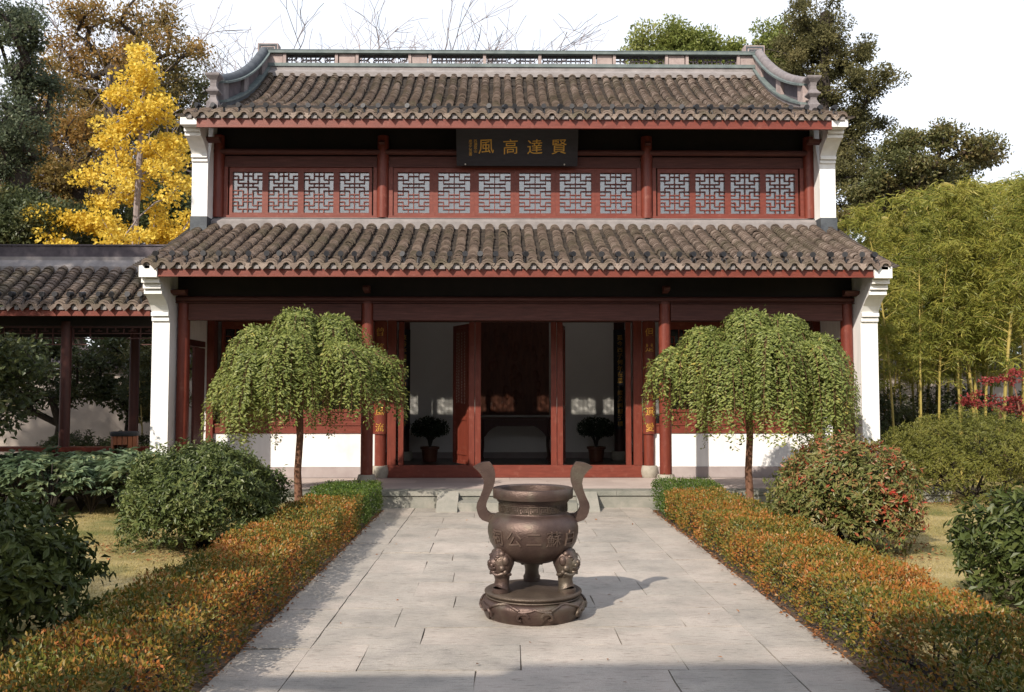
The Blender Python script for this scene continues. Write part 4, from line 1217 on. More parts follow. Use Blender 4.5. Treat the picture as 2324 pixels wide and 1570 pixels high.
def walls_and_bin():
    def garden_wall(x0, x1, y, h, name, label):
        t = thing(name, label, 'wall', ((x0 + x1) / 2, y, 0))
        b = MB(); b.box(x0, x1, y, y + .3, -.2, h); b.build('wall', M['beige'], t)
        b = MB()
        b.prism([(y - .22, h + .02), (y - .25, h + .08), (y + .1, h + .34), (y + .2, h + .34), (y + .55, h + .08), (y + .52, h + .02)], 'x', x0 - .05, x1 + .05)
        b.box(x0 - .05, x1 + .05, y + .08, y + .22, h + .345, h + .52)
        for x in np.arange(x0, x1, .2):
            b.tube([(x, y - .27, h + .10), (x, y + .1, h + .37)], .055, 6)
        b.build('coping', M['ridgedark'], t)
    garden_wall(-17, -5.75, 21.0, 2.3, 'garden_wall', 'beige rendered wall with dark tiled coping behind the covered walkway')
    garden_wall(5.8, 34, 25.5, 2.32, 'garden_wall', 'pale wall seen between the bamboo stems on the right')
    x, y = -6.2, 14.55
    t = thing('litter_bin', 'wooden slatted litter bin with round black lid beside the white pier', 'litter bin', (x, y, .15))
    b = MB(); n = 16; r = .19
    for k in range(n):
        a = 2 * np.pi * k / n; u = np.array([-math.sin(a), math.cos(a)]); o = np.array([math.cos(a), math.sin(a)])
        c = np.array([x, y]) + o * r
        # the four slats at the mouth are cut away
        spans = [(.17, 1.06)] if k not in (11, 12, 13) else [(.17, .74), (.93, 1.06)]
        for z0, z1 in spans:
            p = [c + u * .033 - o * .01, c - u * .033 - o * .01, c - u * .033 + o * .01, c + u * .033 + o * .01]
            b.add([(q[0], q[1], z) for z in (z0, z1) for q in p], [(0, 1, 5, 4), (1, 2, 6, 5), (2, 3, 7, 6), (3, 0, 4, 7), (4, 5, 6, 7), (3, 2, 1, 0)])
    b.build('slats', M['slat'], t)
    b = MB(); b.lathe([(0, 1.065), (.215, 1.065), (.22, 1.08), (.22, 1.115), (.20, 1.13), (0, 1.14)], (x, y, 0), 24); b.build('lid', M['knob'], t)
    b = MB(); b.lathe([(0, .18), (.165, .18), (.17, .72), (.16, .722), (.155, .25), (0, .25)], (x, y, 0), 20); b.build('liner', M['ridgegrey'], t)
    # gate hall behind the photographer: its roof throws the shade over the near end of the path
    g = thing('gate_hall', 'tiled gate hall at the near end of the path', 'gate', (0, -2.3, 0))
    b = MB(); b.prism([(-5.2, 4.1), (-2.3, 6.35), (.35, 4.35), (.35, 4.2), (-2.3, 6.15), (-5.2, 3.95)], 'x', -5.2, 5.2); b.build('roof', M['tile'], g)
    b = MB(); b.box(-5.0, 5.2, -2.4, -2.2, 6.3, 6.62); b.box(.9, 1.7, -2.4, -2.2, 6.3, 6.85); b.build('ridge', M['ridgegrey'], g)
    for s in (-1, 1):
        b = MB(); b.box(min(s * 4.7, s * 5), max(s * 4.7, s * 5), -4.9, -.3, 0, 4.35); b.build('end_wall', M['white'], g)
        b = MB(); b.box(min(s * 1.7, s * 4.7), max(s * 1.7, s * 4.7), -2.5, -2.2, 0, 4.2); b.build('gate_wall', M['white'], g)
        for x in (s * 1.6, s * 4.5):
            b = MB(); b.tube([(x, -.4, 0), (x, -.4, 4.25)], .11, 12); b.build('column', M['redv'], g)
walls_and_bin()

# ================================================================== PLANTS
def skeleton(trunk, clumps, jit=.12, tipr=.012, up=.12):
    """limbs: every leaf clump is joined to the nearest node of the wood that already stands; thickness follows what a limb carries"""
    nodes = [np.asarray(p, float) for p in trunk]; par = [-1] + list(range(len(trunk) - 1))
    base = np.asarray(trunk[-1], float)
    tr = np.array(trunk)
    order = np.argsort([np.min(np.linalg.norm(tr - c, axis=1)) for c in clumps])
    leafn = []
    for i in order:
        c = np.asarray(clumps[i]); A = np.array(nodes)
        d = np.linalg.norm(A - c, axis=1) + np.maximum(0, A[:, 2] - c[2] + .25 * np.linalg.norm(A[:, :2] - c[:2], axis=1)) * 1.5
        d[0] += 1e3
        k = int(np.argmin(d)); p0 = nodes[k]
        L_ = np.linalg.norm(c - p0); m = max(1, min(4, int(L_ / .45)))
        prev = k
        for q in range(1, m + 1):
            t = q / m
            p = p0 + (c - p0) * t + (rng.normal(0, jit * L_ * .35, 3) if q < m else 0) + np.array([0, 0, up * L_ * math.sin(t * math.pi)])
            nodes.append(p); par.append(prev); prev = len(nodes) - 1
        leafn.append(prev)
    w = np.zeros(len(nodes))
    for q in leafn: w[q] += 1
    for q in range(len(nodes) - 1, 0, -1): w[par[q]] += w[q]
    return nodes, par, w

def wood(mb, nodes, par, w, r0, tipr=.01, ex=.5, nmax=8):
    """one tube per unbranched run"""
    ch = {}
    for i, p in enumerate(par): ch.setdefault(p, []).append(i)
    wm = w.max()
    rad = lambda q: max(tipr, r0 * (max(w[q], .6) / wm) ** ex)
    stack = [0]
    starts = [(0, None)]
    while starts:
        q, pr = starts.pop()
        run = [q] if pr is None else [pr, q]
        while True:
            kids = ch.get(run[-1], [])
            if not kids: break
            best = max(kids, key=lambda z: w[z])
            for z in kids:
                if z != best: starts.append((z, run[-1]))
            run.append(best)
        pts = [nodes[z] for z in run]; rr = [rad(z) for z in run]
        if pr is not None: rr[0] = rr[1]
        if len(pts) >= 2:
            mb.tube(pts, rr, nmax if rr[0] > .05 else (5 if rr[0] > .02 else 3), False, .5)

def clump_leaves(mb, cl, n, rad, ln, asp=.5, flat=.7, zb=.1, up=.8, droop=0, vshift=None, hang=0.0):
    """n leaves gathered round every clump centre; clumps differ in tone"""
    cl = np.asarray(cl); K = len(cl)
    rad = np.broadcast_to(rad, (K,))
    idx = np.repeat(np.arange(K), n)
    p = rng.normal(size=(len(idx), 3)); p /= np.linalg.norm(p, axis=1)[:, None]; p *= rng.random((len(idx), 1)) ** .45
    p[:, 2] *= flat
    out = p.copy()
    p = cl[idx] + p * rad[idx][:, None]
    d = out * .8 + rnd_dir(len(idx), zb); d[:, 2] -= hang
    nr = rnd_dir(len(idx), up)
    v = np.clip(rng.random(len(idx)) * .6 + rng.random(K)[idx] * .4 + (0 if vshift is None else vshift[idx]), 0, 1)
    L_ = rng.uniform(.7, 1.15, len(idx)) * ln
    mb.leaves(p, d, nr, L_, L_ * asp, .12, v, droop)

def tree(name, label, x, y, z, trunk, ellipsoids, nclump, nleaf, crad, ln, mat, bark='bark', r0=.25, asp=.5, flat=.7, shell=.5, jit=.12, hang=0.0, cat='tree', gap=0.0, group=None, tipr=.012, up=.8, lean=None, clumps=None):
    """trunk: heights (and offsets) of the stem; ellipsoids: (dx,dy,dz,rx,ry,rz) making up the crown"""
    t = thing(name, label, cat, (x, y, z), group)
    o = np.array([x, y, z])
    tk = [o + np.array(p) for p in trunk]
    if clumps is None:
        vol = np.array([e[3] * e[4] * e[5] for e in ellipsoids]); vol = vol ** .8; cnt = np.maximum(3, (vol / vol.sum() * nclump).astype(int))
        cl = []
        for e, c in zip(ellipsoids, cnt):
            q = rng.normal(size=(c, 3)); q /= np.linalg.norm(q, axis=1)[:, None]
            q *= (shell + (1 - shell) * rng.random((c, 1)) ** .6) * (1 + rng.normal(0, .08, (c, 1)))
            cl.append(o + np.array(e[:3]) + q * np.array(e[3:]))
        cl = np.concatenate(cl)
    else:
        cl = np.asarray(clumps) + o
    nodes, par, w = skeleton(tk, cl, jit)
    mb = MB(); wood(mb, nodes, par, w, r0, tipr)
    mb.build('trunk', M[bark], t)
    lb = MB(); clump_leaves(lb, cl, nleaf, crad * rng.uniform(.7, 1.3, len(cl)), ln, asp, flat, .1, up, 0, None, hang)
    lb.build('crown', M[mat], t)
    return t

def shrub(name, label, x, y, z, rx, ry, h, nleaf, ln, mat, asp=.42, stems=14, openb=.25, skirt=.15, lump=.10, inner=.35, bark='barkdark', vfun=None):
    """rounded clipped bush: whorls of leaves on twig tips, loose skirt, visible stems"""
    t = thing(name, label, 'shrub', (x, y, z))
    c = np.array([x, y, z])
    nt = nleaf // 7
    u = rng.normal(size=(nt, 3)); u[:, 2] = np.abs(u[:, 2]) * 1.05 - .95 * rng.random(nt); u /= np.linalg.norm(u, axis=1)[:, None]
    ph = rng.uniform(0, 6.28, 6)
    az = np.arctan2(u[:, 1], u[:, 0])
    r = 1 + lump * (np.sin(az * 3 + ph[0]) * np.cos(u[:, 2] * 4 + ph[1]) + .6 * np.sin(az * 7 + ph[2] + u[:, 2] * 6) + .5 * np.sin(az * 11 + u[:, 2] * 13 + ph[3])) 
    dep = 1 - inner * rng.random(nt) ** 2.2
    stray = rng.random(nt) < .04
    dep = np.where(stray, 1 + rng.random(nt) * .12, dep)
    zc = h * .48
    wd = np.where(u[:, 2] < 0, 1 / np.sqrt(np.maximum(.3, 1 - u[:, 2] ** 2)) * (1 + .12 * u[:, 2]), 1)
    p = np.stack([u[:, 0] * rx * wd, u[:, 1] * ry * wd, u[:, 2] * np.where(u[:, 2] > 0, h - zc, zc * (1.35 - skirt))], 1) * (r * dep)[:, None]
    tip = c + [0, 0, zc] + p
    keep = tip[:, 2] > z + .03
    tip, u = tip[keep], u[keep]
    k = 7; n = len(tip) * k
    a = np.repeat(u + rng.normal(0, .45, u.shape) + [0, 0, .35], k, 0)
    a /= np.linalg.norm(a, axis=1)[:, None]
    ref = rnd_dir(n); s1 = np.cross(a, ref); s1 /= np.linalg.norm(s1, axis=1)[:, None]
    d = a * rng.uniform(.1, .8, (n, 1)) + s1
    nr = a + rng.normal(0, .25, (n, 3))
    v = rng.random(n) * .65 + np.repeat(rng.random(len(tip)) * .35, k)
    if vfun is not None: v = np.clip(vfun(np.repeat(tip, k, 0) - c, v), 0, 1)
    L_ = rng.uniform(.7, 1.2, n) * ln
    mb = MB(); mb.leaves(np.repeat(tip, k, 0) + rng.normal(0, ln * .3, (n, 3)), d, nr, L_, L_ * asp, .18, v, .12)
    mb.build('foliage', M[mat], t)
    sm = MB(); pick = rng.choice(len(tip), min(len(tip), stems * 14), False)
    sel = tip[pick[:stems]] * .8 + (c + [0, 0, h * .3]) * .2
    roots = []
    for q in sel:
        b0 = c + np.append(rng.normal(0, .05, 2), .05)
        m1 = b0 + (q - b0) * [.45, .45, .6]
        sm.tube([c + [0, 0, -.03], b0, m1, q], [.03, .02, .014, .007], 5, False); roots.append(m1)
    roots = np.array(roots)
    for i in pick[stems:]:
        j = np.argmin(np.linalg.norm(roots - tip[i], axis=1))
        mid_ = (roots[j] + tip[i]) / 2 + rng.normal(0, .02, 3)
        sm.tube([roots[j], mid_, tip[i]], [.008, .006, .004], 3, False)
    sm.build('stems', M[bark], t)
    return t

def hedge(label, x0, x1, y0, y1, z1, mat, dens=2600, ln=.03, z0=.0, seed_v=None):
    t = thing('clipped_hedge', label, 'hedge', ((x0 + x1) / 2, (y0 + y1) / 2, z0))
    w, l_, h = x1 - x0, y1 - y0, z1 - z0
    areas = np.array([w * l_, h * l_, h * l_, w * h, w * h])
    N_ = int(dens * areas.sum() * 1.25)
    face = rng.choice(5, N_, p=areas / areas.sum())
    a, b = rng.random(N_), rng.random(N_)
    dep = np.abs(rng.normal(0, .07, N_)) - .015
    P = np.zeros((N_, 3)); D = np.zeros((N_, 3))
    f = face
    m = f == 0; P[m] = np.stack([x0 + a[m] * w, y0 + b[m] * l_, z1 - dep[m]], 1); D[m] = [0, 0, 1]
    m = f == 1; P[m] = np.stack([x0 + dep[m], y0 + a[m] * l_, z0 + b[m] * h], 1); D[m] = [-1, 0, .3]
    m = f == 2; P[m] = np.stack([x1 - dep[m], y0 + a[m] * l_, z0 + b[m] * h], 1); D[m] = [1, 0, .3]
    m = f == 3; P[m] = np.stack([x0 + a[m] * w, y0 + dep[m], z0 + b[m] * h], 1); D[m] = [0, -1, .3]
    m = f == 4; P[m] = np.stack([x0 + a[m] * w, y1 - dep[m], z0 + b[m] * h], 1); D[m] = [0, 1, .3]
    # uneven clipping: gentle waves, rounded shoulders, thin foot
    wav = .022 * np.sin(P[:, 1] * 3.1 + P[:, 0] * 2) + .018 * np.sin(P[:, 1] * 7.7 + 1) + .014 * np.sin(P[:, 0] * 9 + P[:, 1] * 12)
    P[:, 2] += wav * (P[:, 2] - z0) / h
    xc = (x0 + x1) / 2
    sh = np.clip((P[:, 2] - (z1 - .09)) / .09, 0, 1); ft = np.clip((z0 + .12 - P[:, 2]) / .12, 0, 1)
    P[:, 0] = xc + (P[:, 0] - xc) * (1 - .025 * sh ** 2 - .10 * ft) + .025 * np.sin(P[:, 1] * 5.3 + P[:, 2] * 6) * (f > 0)
    keep = rng.random(N_) > ft * .55
    P, D = P[keep], D[keep]; n = len(P)
    # some shoots stand out
    so_ = rng.random(n) < .05; P[so_] += D[so_] * rng.uniform(.01, .05, (so_.sum(), 1))
    d = D * .7 + rnd_dir(n, .5); nr = rnd_dir(n, .15)
    L_ = rng.uniform(.65, 1.2, n) * ln
    v = rng.random(n) * .82 + .09
    pt = .5 * np.sin(P[:, 1] * 1.9 + P[:, 0] * 3) + .5 * np.sin(P[:, 1] * 4.3 + 2 + P[:, 0])   # plants of the row differ
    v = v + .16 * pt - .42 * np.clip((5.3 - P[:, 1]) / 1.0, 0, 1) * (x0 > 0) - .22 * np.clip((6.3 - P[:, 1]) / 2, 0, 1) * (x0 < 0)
    v = np.clip(v, 0, 1)
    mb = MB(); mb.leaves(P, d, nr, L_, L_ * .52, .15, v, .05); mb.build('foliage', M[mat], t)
    sm = MB(); sm.tube([(xc, y0 + .04, z0 + .0), (xc, y1 - .04, z0 + .0)], .03, 5, False)
    for k in range(int(l_ * 16)):
        y = rng.uniform(y0 + .05, y1 - .05); x = xc + rng.uniform(-.42, .42) * w
        tx = np.clip(x + rng.normal(0, .12), x0 + .05, x1 - .05); ty = y + rng.normal(0, .1)
        sm.tube([(xc, y, z0), (x, y + .03, z0 + .06), ((x + tx) / 2, (y + ty) / 2, z0 + h * .45), (tx, ty, z1 - .05)], [.009, .009, .007, .004], 4, False)
    sm.build('stems', M['barkdark'], t)
    return t

hedge('long bronze and orange hedge along the left edge of the path', -2.74, -2.0, 2.6, 11.6, .43, 'hedge', 2700, .033)
hedge('long bronze and orange hedge along the right edge of the path', 2.02, 2.78, 2.6, 12.5, .43, 'hedge', 2700, .033)
hedge('green end of the hedge by the steps on the left', -2.74, -2.0, 11.62, 13.55, .45, 'hedgegreen', 3000, .03)
hedge('short green end of the hedge by the steps on the right', 2.02, 2.8, 12.52, 13.6, .45, 'hedgegreen', 3000, .03)

shrub('round_shrub', 'large clipped dark green shrub in front of the left weeping tree', -3.5, 10.0, LZ, .78, .80, 1.06, 28000, .060, 'photinia', openb=.1)
shrub('round_shrub', 'dark glossy shrub nearest on the left, behind the hedge', -3.60, 5.85, LZ, .68, .70, .96, 7600, .085, 'gloss', inner=.5, skirt=.3)
shrub('round_shrub', 'clipped shrub with red tipped leaves in front of the right weeping tree', 3.42, 9.7, LZ, .70, .72, 1.15, 20000, .060, 'photred',
      vfun=lambda p, v: v * .88 + .22 * np.clip(p[:, 2] / 1.2 - .5, 0, 1) + .07 * (p[:, 0] > .1))
shrub('round_shrub', 'dark glossy shrub nearest on the right, cut by the photo edge', 3.98, 6.8, LZ, .74, .74, .93, 8500, .078, 'gloss', inner=.5, skirt=.3)
shrub('round_shrub', 'wide fine leaved olive shrub in front of the bamboo', 7.0, 14.1, LZ, 1.25, 1.0, 1.34, 40000, .05, 'fine', .3, lump=.12, skirt=.05)

def pagoda_tree(label, x, y, limbs, z_fork, seed):
    """grafted weeping tree: bare trunk, limbs arching out, curtains of pinnate shoots"""
    t = thing('weeping_tree', label, 'tree', (x, y, LZ), 'weeping trees in front of the porch')
    tb = MB()
    h = z_fork
    tk = [(x, y, -.02), (x + .015, y, .12), (x - .01, y, .6), (x + .02, y, 1.1), (x, y, h)]
    tb.tube(tk, [.078, .062, .052, .05, .06], 10)
    tb.ball((x, y, h), .075)
    P, D, Nn = [], [], []
    for (dx, dy, zt, rr, ns, zlo) in limbs:
        dx *= (.82 if x < 0 else .80); rr *= .92; zlo += .02; lph = rng.uniform(0, 6.28)
        c = np.array([x + dx, y + dy, zt])
        s = np.array([x, y, h])
        mid_ = s + (c - s) * [.45, .45, .85] + [0, 0, .08]
        tb.tube([s, mid_, c], [.04, .03, .018], 6)
        for k in range(ns):
            a = 2 * np.pi * (k + rng.random()) / ns
            R_ = rr * (.30 + .80 * rng.random() ** .6)
            end = np.array([c[0] + R_ * math.cos(a), c[1] + R_ * math.sin(a), 0])
            outw = np.array([dx, dy])
            end[:2] += .20 * outw
            low_ = zlo + rng.random() ** 1.3 * .55 + .20 * math.sin(3 * a + lph) + .12 * math.sin(7 * a + 2 * lph)
            end[2] = max(low_, .95)
            n = 26
            tt = np.linspace(0, 1, n)
            hor = np.minimum(1, tt * 1.2) ** .52
            xs = c[0] + (end[0] - c[0]) * hor + rng.normal(0, .012, n).cumsum() * .5
            ys = c[1] + (end[1] - c[1]) * hor + rng.normal(0, .012, n).cumsum() * .5
            rise = .03 + .07 * rng.random()
            zs = c[2] + rise * np.sin(np.minimum(1, tt * 2.4) * np.pi) - (c[2] - end[2]) * tt ** 2.3
            pts = np.stack([xs, ys, zs], 1)
            tb.tube(pts[::5], np.linspace(.006, .002, len(pts[::5])), 3, False)
            # pinnate leaves: pairs of leaflets down the shoot
            seg = np.linalg.norm(np.diff(pts, axis=0), axis=1).sum()
            m = int(seg / .015)
            q = np.linspace(0.06, 1, m)
            base = np.stack([np.interp(q, tt, pts[:, i]) for i in range(3)], 1)
            tg = np.gradient(base, axis=0); tg /= np.linalg.norm(tg, axis=1)[:, None] + 1e-9
            for side in (-1, 1):
                sdv = np.cross(tg, np.array([math.cos(a), math.sin(a), .2])); sdv /= np.linalg.norm(sdv, axis=1)[:, None] + 1e-9
                off = rng.uniform(.0, .085, (m, 1))
                P.append(base + sdv * side * off + rng.normal(0, .012, (m, 3)))
                D.append(sdv * side * .9 + np.array([math.cos(a), math.sin(a), 0]) * .35 + rng.normal(0, .25, (m, 3)) + [0, 0, -.45])
                Nn.append(np.tile([math.cos(a) * .7, math.sin(a) * .7, .75], (m, 1)) + rng.normal(0, .3, (m, 3)))
    tb.build('trunk', M['barkred'], t)
    P, D, Nn = map(np.concatenate, (P, D, Nn))
    # leaf colour drifts from shoot to shoot
    L_ = rng.uniform(.042, .068, len(P))
    mb = MB(); mb.leaves(P, D, Nn, L_, L_ * .48, .12, None, .1)
    mb.build('crown', M['sophora'], t)
pagoda_tree('weeping tree with drooping crown left of the steps', -3.17, 13.25,
            [(0.0, -.15, 2.80, .55, 46, 1.55), (.55, .0, 2.72, .55, 44, 1.55), (-.6, -.05, 2.56, .55, 44, 1.2), (1.05, -.1, 2.25, .52, 40, 1.45), (-1.0, .0, 2.02, .42, 36, 1.12), (.1, -.7, 2.45, .5, 40, 1.25), (.1, .5, 2.45, .5, 24, 1.3), (.8, -.6, 2.3, .45, 30, 1.5), (-.5, -.6, 2.2, .45, 30, 1.15), (1.3, .0, 1.98, .3, 20, 1.4)], 1.62, 1)
pagoda_tree('broader weeping tree with drooping crown right of the steps', 3.35, 13.25,
            [(0.0, -.1, 2.80, .58, 50, 1.5), (.6, .0, 2.72, .58, 48, 1.25), (-.75, -.05, 2.55, .52, 44, 1.25), (1.1, -.05, 2.45, .5, 46, 1.1), (-1.2, .0, 2.25, .42, 36, 1.4), (.15, -.7, 2.5, .52, 44, 1.1), (.2, .5, 2.5, .5, 24, 1.3), (.85, -.55, 2.3, .48, 36, .98), (-.5, -.6, 2.3, .45, 36, 1.2), (1.3, .05, 1.9, .3, 24, 1.0)], 1.72, 2)

def peonies():
    """low bed of big lobed leaves in front of the walkway: each plant is one thing"""
    proto = None
    spots = [(-7.6, 13.9), (-7.0, 13.5), (-6.45, 13.75), (-5.95, 13.45), (-7.3, 13.0), (-6.65, 13.05), (-5.6, 13.7), (-6.2, 13.1), (-5.4, 13.1), (-8.2, 13.4), (-5.9, 12.75), (-7.9, 12.9), (-6.8, 12.55), (-7.4, 12.45), (-6.3, 12.4), (-5.2, 12.65), (-6.95, 14.1), (-6.1, 14.05)]
    for k, (x, y) in enumerate(spots):
        if k < 3:
            t = thing('leafy_plant', 'low plant with broad lobed blue green leaves in the bed by the walkway', 'plant', (0, 0, 0), 'low leafy plants in the bed by the walkway')
            st, lf = MB(), MB()
            for j in range(26):
                a = rng.uniform(0, 6.28); r_ = rng.uniform(.08, .46); e = np.array([r_ * math.cos(a), r_ * math.sin(a), rng.uniform(.38, .78) - r_ * .25])
                st.tube([(0, 0, 0), (e[0] * .3, e[1] * .3, e[2] * .6), e], [.012, .009, .006], 4, False)
                n = 17
                hd = np.array([math.cos(a), math.sin(a), -.12])
                q = rng.uniform(-1.2, 1.2, n)
                d = np.stack([np.cos(a + q), np.sin(a + q), rng.normal(-.05, .22, n)], 1)
                p = e + d * rng.uniform(0, .09, (n, 1))
                L_ = rng.uniform(.10, .18, n)
                lf.leaves(p, d, np.tile([0, 0, 1.], (n, 1)) + rng.normal(0, .28, (n, 3)), L_, L_ * .5, .15, np.clip(rng.random(n) * .6 + rng.random() * .45, 0, 1), .15)
            st.build('stems', M['barkdark'], t, off=(0, 0, 0)); lf.build('foliage', M['peony'], t, off=(0, 0, 0))
            protos.append(t)
            t.location = (x, y, LZ)
        else:
            dup(protos[k % 3], (x, y, LZ), rng.uniform(0, 6.28), rng.uniform(.85, 1.1))
protos = []
peonies()

# --------------------------------------------------- trees
E_ = lambda *a: a
def far_tree(name, label, Y, base_x, crowns, mat, nclump, nleaf, crad, ln, bark='barkdark', r0=.28, depth=1.6, fork=None, **kw):
    # crowns and trunk of a tree standing Y metres away, sized from bearings and elevations seen from the path
    k = Y / 2067.8
    X = lambda q: -.255 + (q - 1136) * k
    Z = lambda q: 1.714 + (895 - q) * k * 1.002
    bx = X(base_x)
    zt = max(Z(c[1]) for c in crowns)
    fz = zt * .62 if fork is None else Z(fork)
    tr = [(0, 0, 0), (.12, 0, fz * .33), (-.08, 0, fz * .66), (.05, 0, fz)]
    ells = [(X(c[0]) - bx, rng.uniform(-.6, .6), Z(c[1]), c[2] * k, min(depth, c[2] * k), c[3] * k) for c in crowns]
    return tree(name, label, bx, Y, 0, tr, ells, nclump, nleaf, crad, ln, mat, bark, r0, **kw)
tree('ginkgo', 'golden yellow ginkgo rising behind the covered walkway', -9.95, 24, 0, [(0, 0, 0), (.05, 0, 2.5), (0, 0, 5), (.1, 0, 7.5), (.15, 0, 9.6)], None, 0, 165, .40, .10, 'ginkgo', 'barkpale', .13, .95, .55, jit=.1,
     clumps=[(r_ * math.cos(a), r_ * math.sin(a) * .9, h_) for h_, r_, a in [(z + rng.normal(0, .22), rr * (.2 + 1.0 * rng.random() ** .7), rng.uniform(0, 6.28)) for z, rr, c in
             [(10.6, .2, 2), (10.1, .4, 5), (9.6, .6, 7), (9.1, .85, 9), (8.5, 1.0, 10), (7.9, 1.05, 9), (7.2, 1.3, 10), (6.8, 1.0, 5), (6.1, 1.5, 13), (5.6, 1.5, 14), (5.1, 1.6, 14), (4.7, 1.3, 12)] for _ in range(c)]]
     + [(-1.6, -.2, 6.35), (-1.35, .1, 6.2), (-2.0, .0, 6.3), (-2.35, -.2, 6.45), (-2.6, 0, 6.5), (-2.2, -.1, 5.9), (-1.9, 0, 5.6), (-1.6, 0, 5.4), (-1.4, .2, 5.0), (-1.0, -.2, 5.2), (1.5, 0, 6.4), (1.75, .2, 6.2), (1.3, -.2, 5.9), (1.55, 0, 5.5), (1.2, 0, 7.3), (1.05, .1, 7.9), (-1.3, 0, 7.4), (-1.0, 0, 7.6)])
far_tree('evergreen_tree', 'dark evergreen tree at the upper left corner', 25, 30, [(35, 60, 65, 70), (45, 190, 55, 90), (10, 320, 80, 90)], 'evergreen', 120, 150, .40, .12, shell=.3)
far_tree('oak_tree', 'tall bronze oak with dark forked limbs above the ginkgo', 32, 246, [(190, 25, 80, 40), (320, 25, 85, 45), (150, 120, 70, 55), (260, 120, 90, 50), (400, 110, 70, 55), (330, 190, 90, 60), (170, 210, 90, 60)], 'oak', 200, 80, .48, .14, r0=.30, fork=150, shell=.2, jit=.2)
far_tree('oak_tree', 'bronze oak leaning left between the dark evergreen and the ginkgo', 29, 170, [(110, 190, 55, 60), (90, 290, 80, 60), (190, 300, 70, 60), (70, 390, 90, 55), (180, 400, 80, 50), (120, 470, 120, 45)], 'oak', 200, 90, .44, .13, r0=.28, fork=380, shell=.2, jit=.2)
far_tree('oak_tree', 'sparse green and bronze oak just left of the upper roof', 34, 420, [(420, 170, 65, 55), (400, 260, 75, 60), (460, 270, 40, 50), (430, 350, 70, 60), (370, 340, 60, 60)], 'mixedoak', 120, 95, .48, .14, r0=.22, fork=330, shell=.2, jit=.22)
far_tree('oak_tree', 'dark green oak standing directly behind the ginkgo', 36, 300, [(300, 260, 110, 70), (250, 350, 130, 70), (380, 420, 100, 70), (230, 440, 120, 60)], 'mixedoak', 150, 120, .58, .16, r0=.25, fork=420, shell=.2)
far_tree('evergreen_tree', 'dark green tree low at the left edge behind the walkway roof', 25, 40, [(30, 470, 70, 55), (110, 510, 80, 40), (20, 540, 60, 35)], 'thicket', 110, 230, .45, .13, fork=520, r0=.2, shell=.2)
far_tree('evergreen_tree', 'mixed green thicket tree between the ginkgo and the hall', 28, 380, [(390, 470, 60, 70), (330, 510, 80, 45), (230, 525, 80, 35), (430, 520, 40, 40)], 'thicket', 120, 220, .5, .14, fork=500, r0=.2, shell=.2)

def bare_tree(label, x, y, h, spread):
    t = thing('bare_tree', label, 'tree', (x, y, 0), 'bare trees beyond the roof')
    mb = MB()
    def grow(p, d, L_, r, lev):
        k = 4
        pts = [p]
        for i in range(k):
            d = d + rng.normal(0, .14, 3) + [0, 0, .04]; d /= np.linalg.norm(d)
            pts.append(pts[-1] + d * L_ / k)
        mb.tube(pts, np.maximum(np.linspace(r, r * .6, k + 1), .0105), 6 if r > .05 else 3, False)
        if lev == 0: return
        for c in range(4):
            q = pts[rng.integers(1 if lev < 4 else 3, k + 1)]
            nd = d + rng.normal(0, .55, 3) * [1.1, .7, .8] * spread; nd[2] = abs(nd[2]) * .7 + .05; nd /= np.linalg.norm(nd)
            grow(q, nd, L_ * rng.uniform(.58, .78), r * .55, lev - 1)
    grow(np.array([x, y, 0.]), np.array([0, 0, 1.]), h * .42, .2, 5)
    mb.build('trunk', M['barkpale'], t)
bare_tree('bare grey tree just above the left ridge end', -11.4, 42, 21.5, 1.0)
bare_tree('bare grey tree behind the left part of the openwork ridge', -9.0, 43, 22.5, 1.0)
bare_tree('bare grey twiggy tree between the oaks and the roof', -13.3, 43, 21, 1.0)
bare_tree('bare grey tree farthest right, behind the second ridge panel', -7.3, 44, 22, .9)
far_tree('camphor_tree', 'bright green rounded tree showing over the right half of the ridge', 35, 1560, [(1490, 95, 60, 45), (1550, 85, 60, 40), (1610, 105, 50, 35), (1680, 115, 40, 25), (1560, 150, 120, 40), (1760, 100, 45, 50), (1730, 150, 60, 40)], 'camphor', 170, 230, .5, .16, shell=.25)
far_tree('juniper_tree', 'tall brown green juniper rising beside the right end of the roof', 30, 1888, [(1880, 10, 85, 45), (1860, 75, 110, 40), (1950, 110, 75, 45), (1830, 140, 75, 45), (1980, 175, 65, 45), (1900, 190, 90, 45), (1980, 250, 65, 45), (1910, 270, 80, 45), (1960, 330, 80, 45), (1930, 400, 70, 50), (1960, 470, 70, 40)], 'juniper', 270, 210, .36, .11, r0=.26, fork=10, shell=.2, hang=.1, flat=.75)
far_tree('broadleaf_tree', 'dark green spreading tree behind the bamboo right of the hall', 28, 2080, [(2070, 320, 60, 35), (2140, 310, 60, 28), (2210, 340, 55, 28), (2060, 380, 70, 40), (1990, 430, 60, 50), (2130, 385, 70, 40), (2100, 450, 80, 45), (1950, 500, 60, 40)], 'mixedoak', 190, 150, .38, .13, 'bark', r0=.24, fork=440, shell=.2, jit=.2)
far_tree('broadleaf_tree', 'turning tree with orange patches above the bamboo at far right', 31, 2200, [(2180, 390, 50, 35), (2240, 350, 40, 22), (2170, 450, 60, 40), (2120, 490, 70, 40)], 'mixedoak', 90, 180, .45, .14, r0=.18, fork=470, shell=.2)

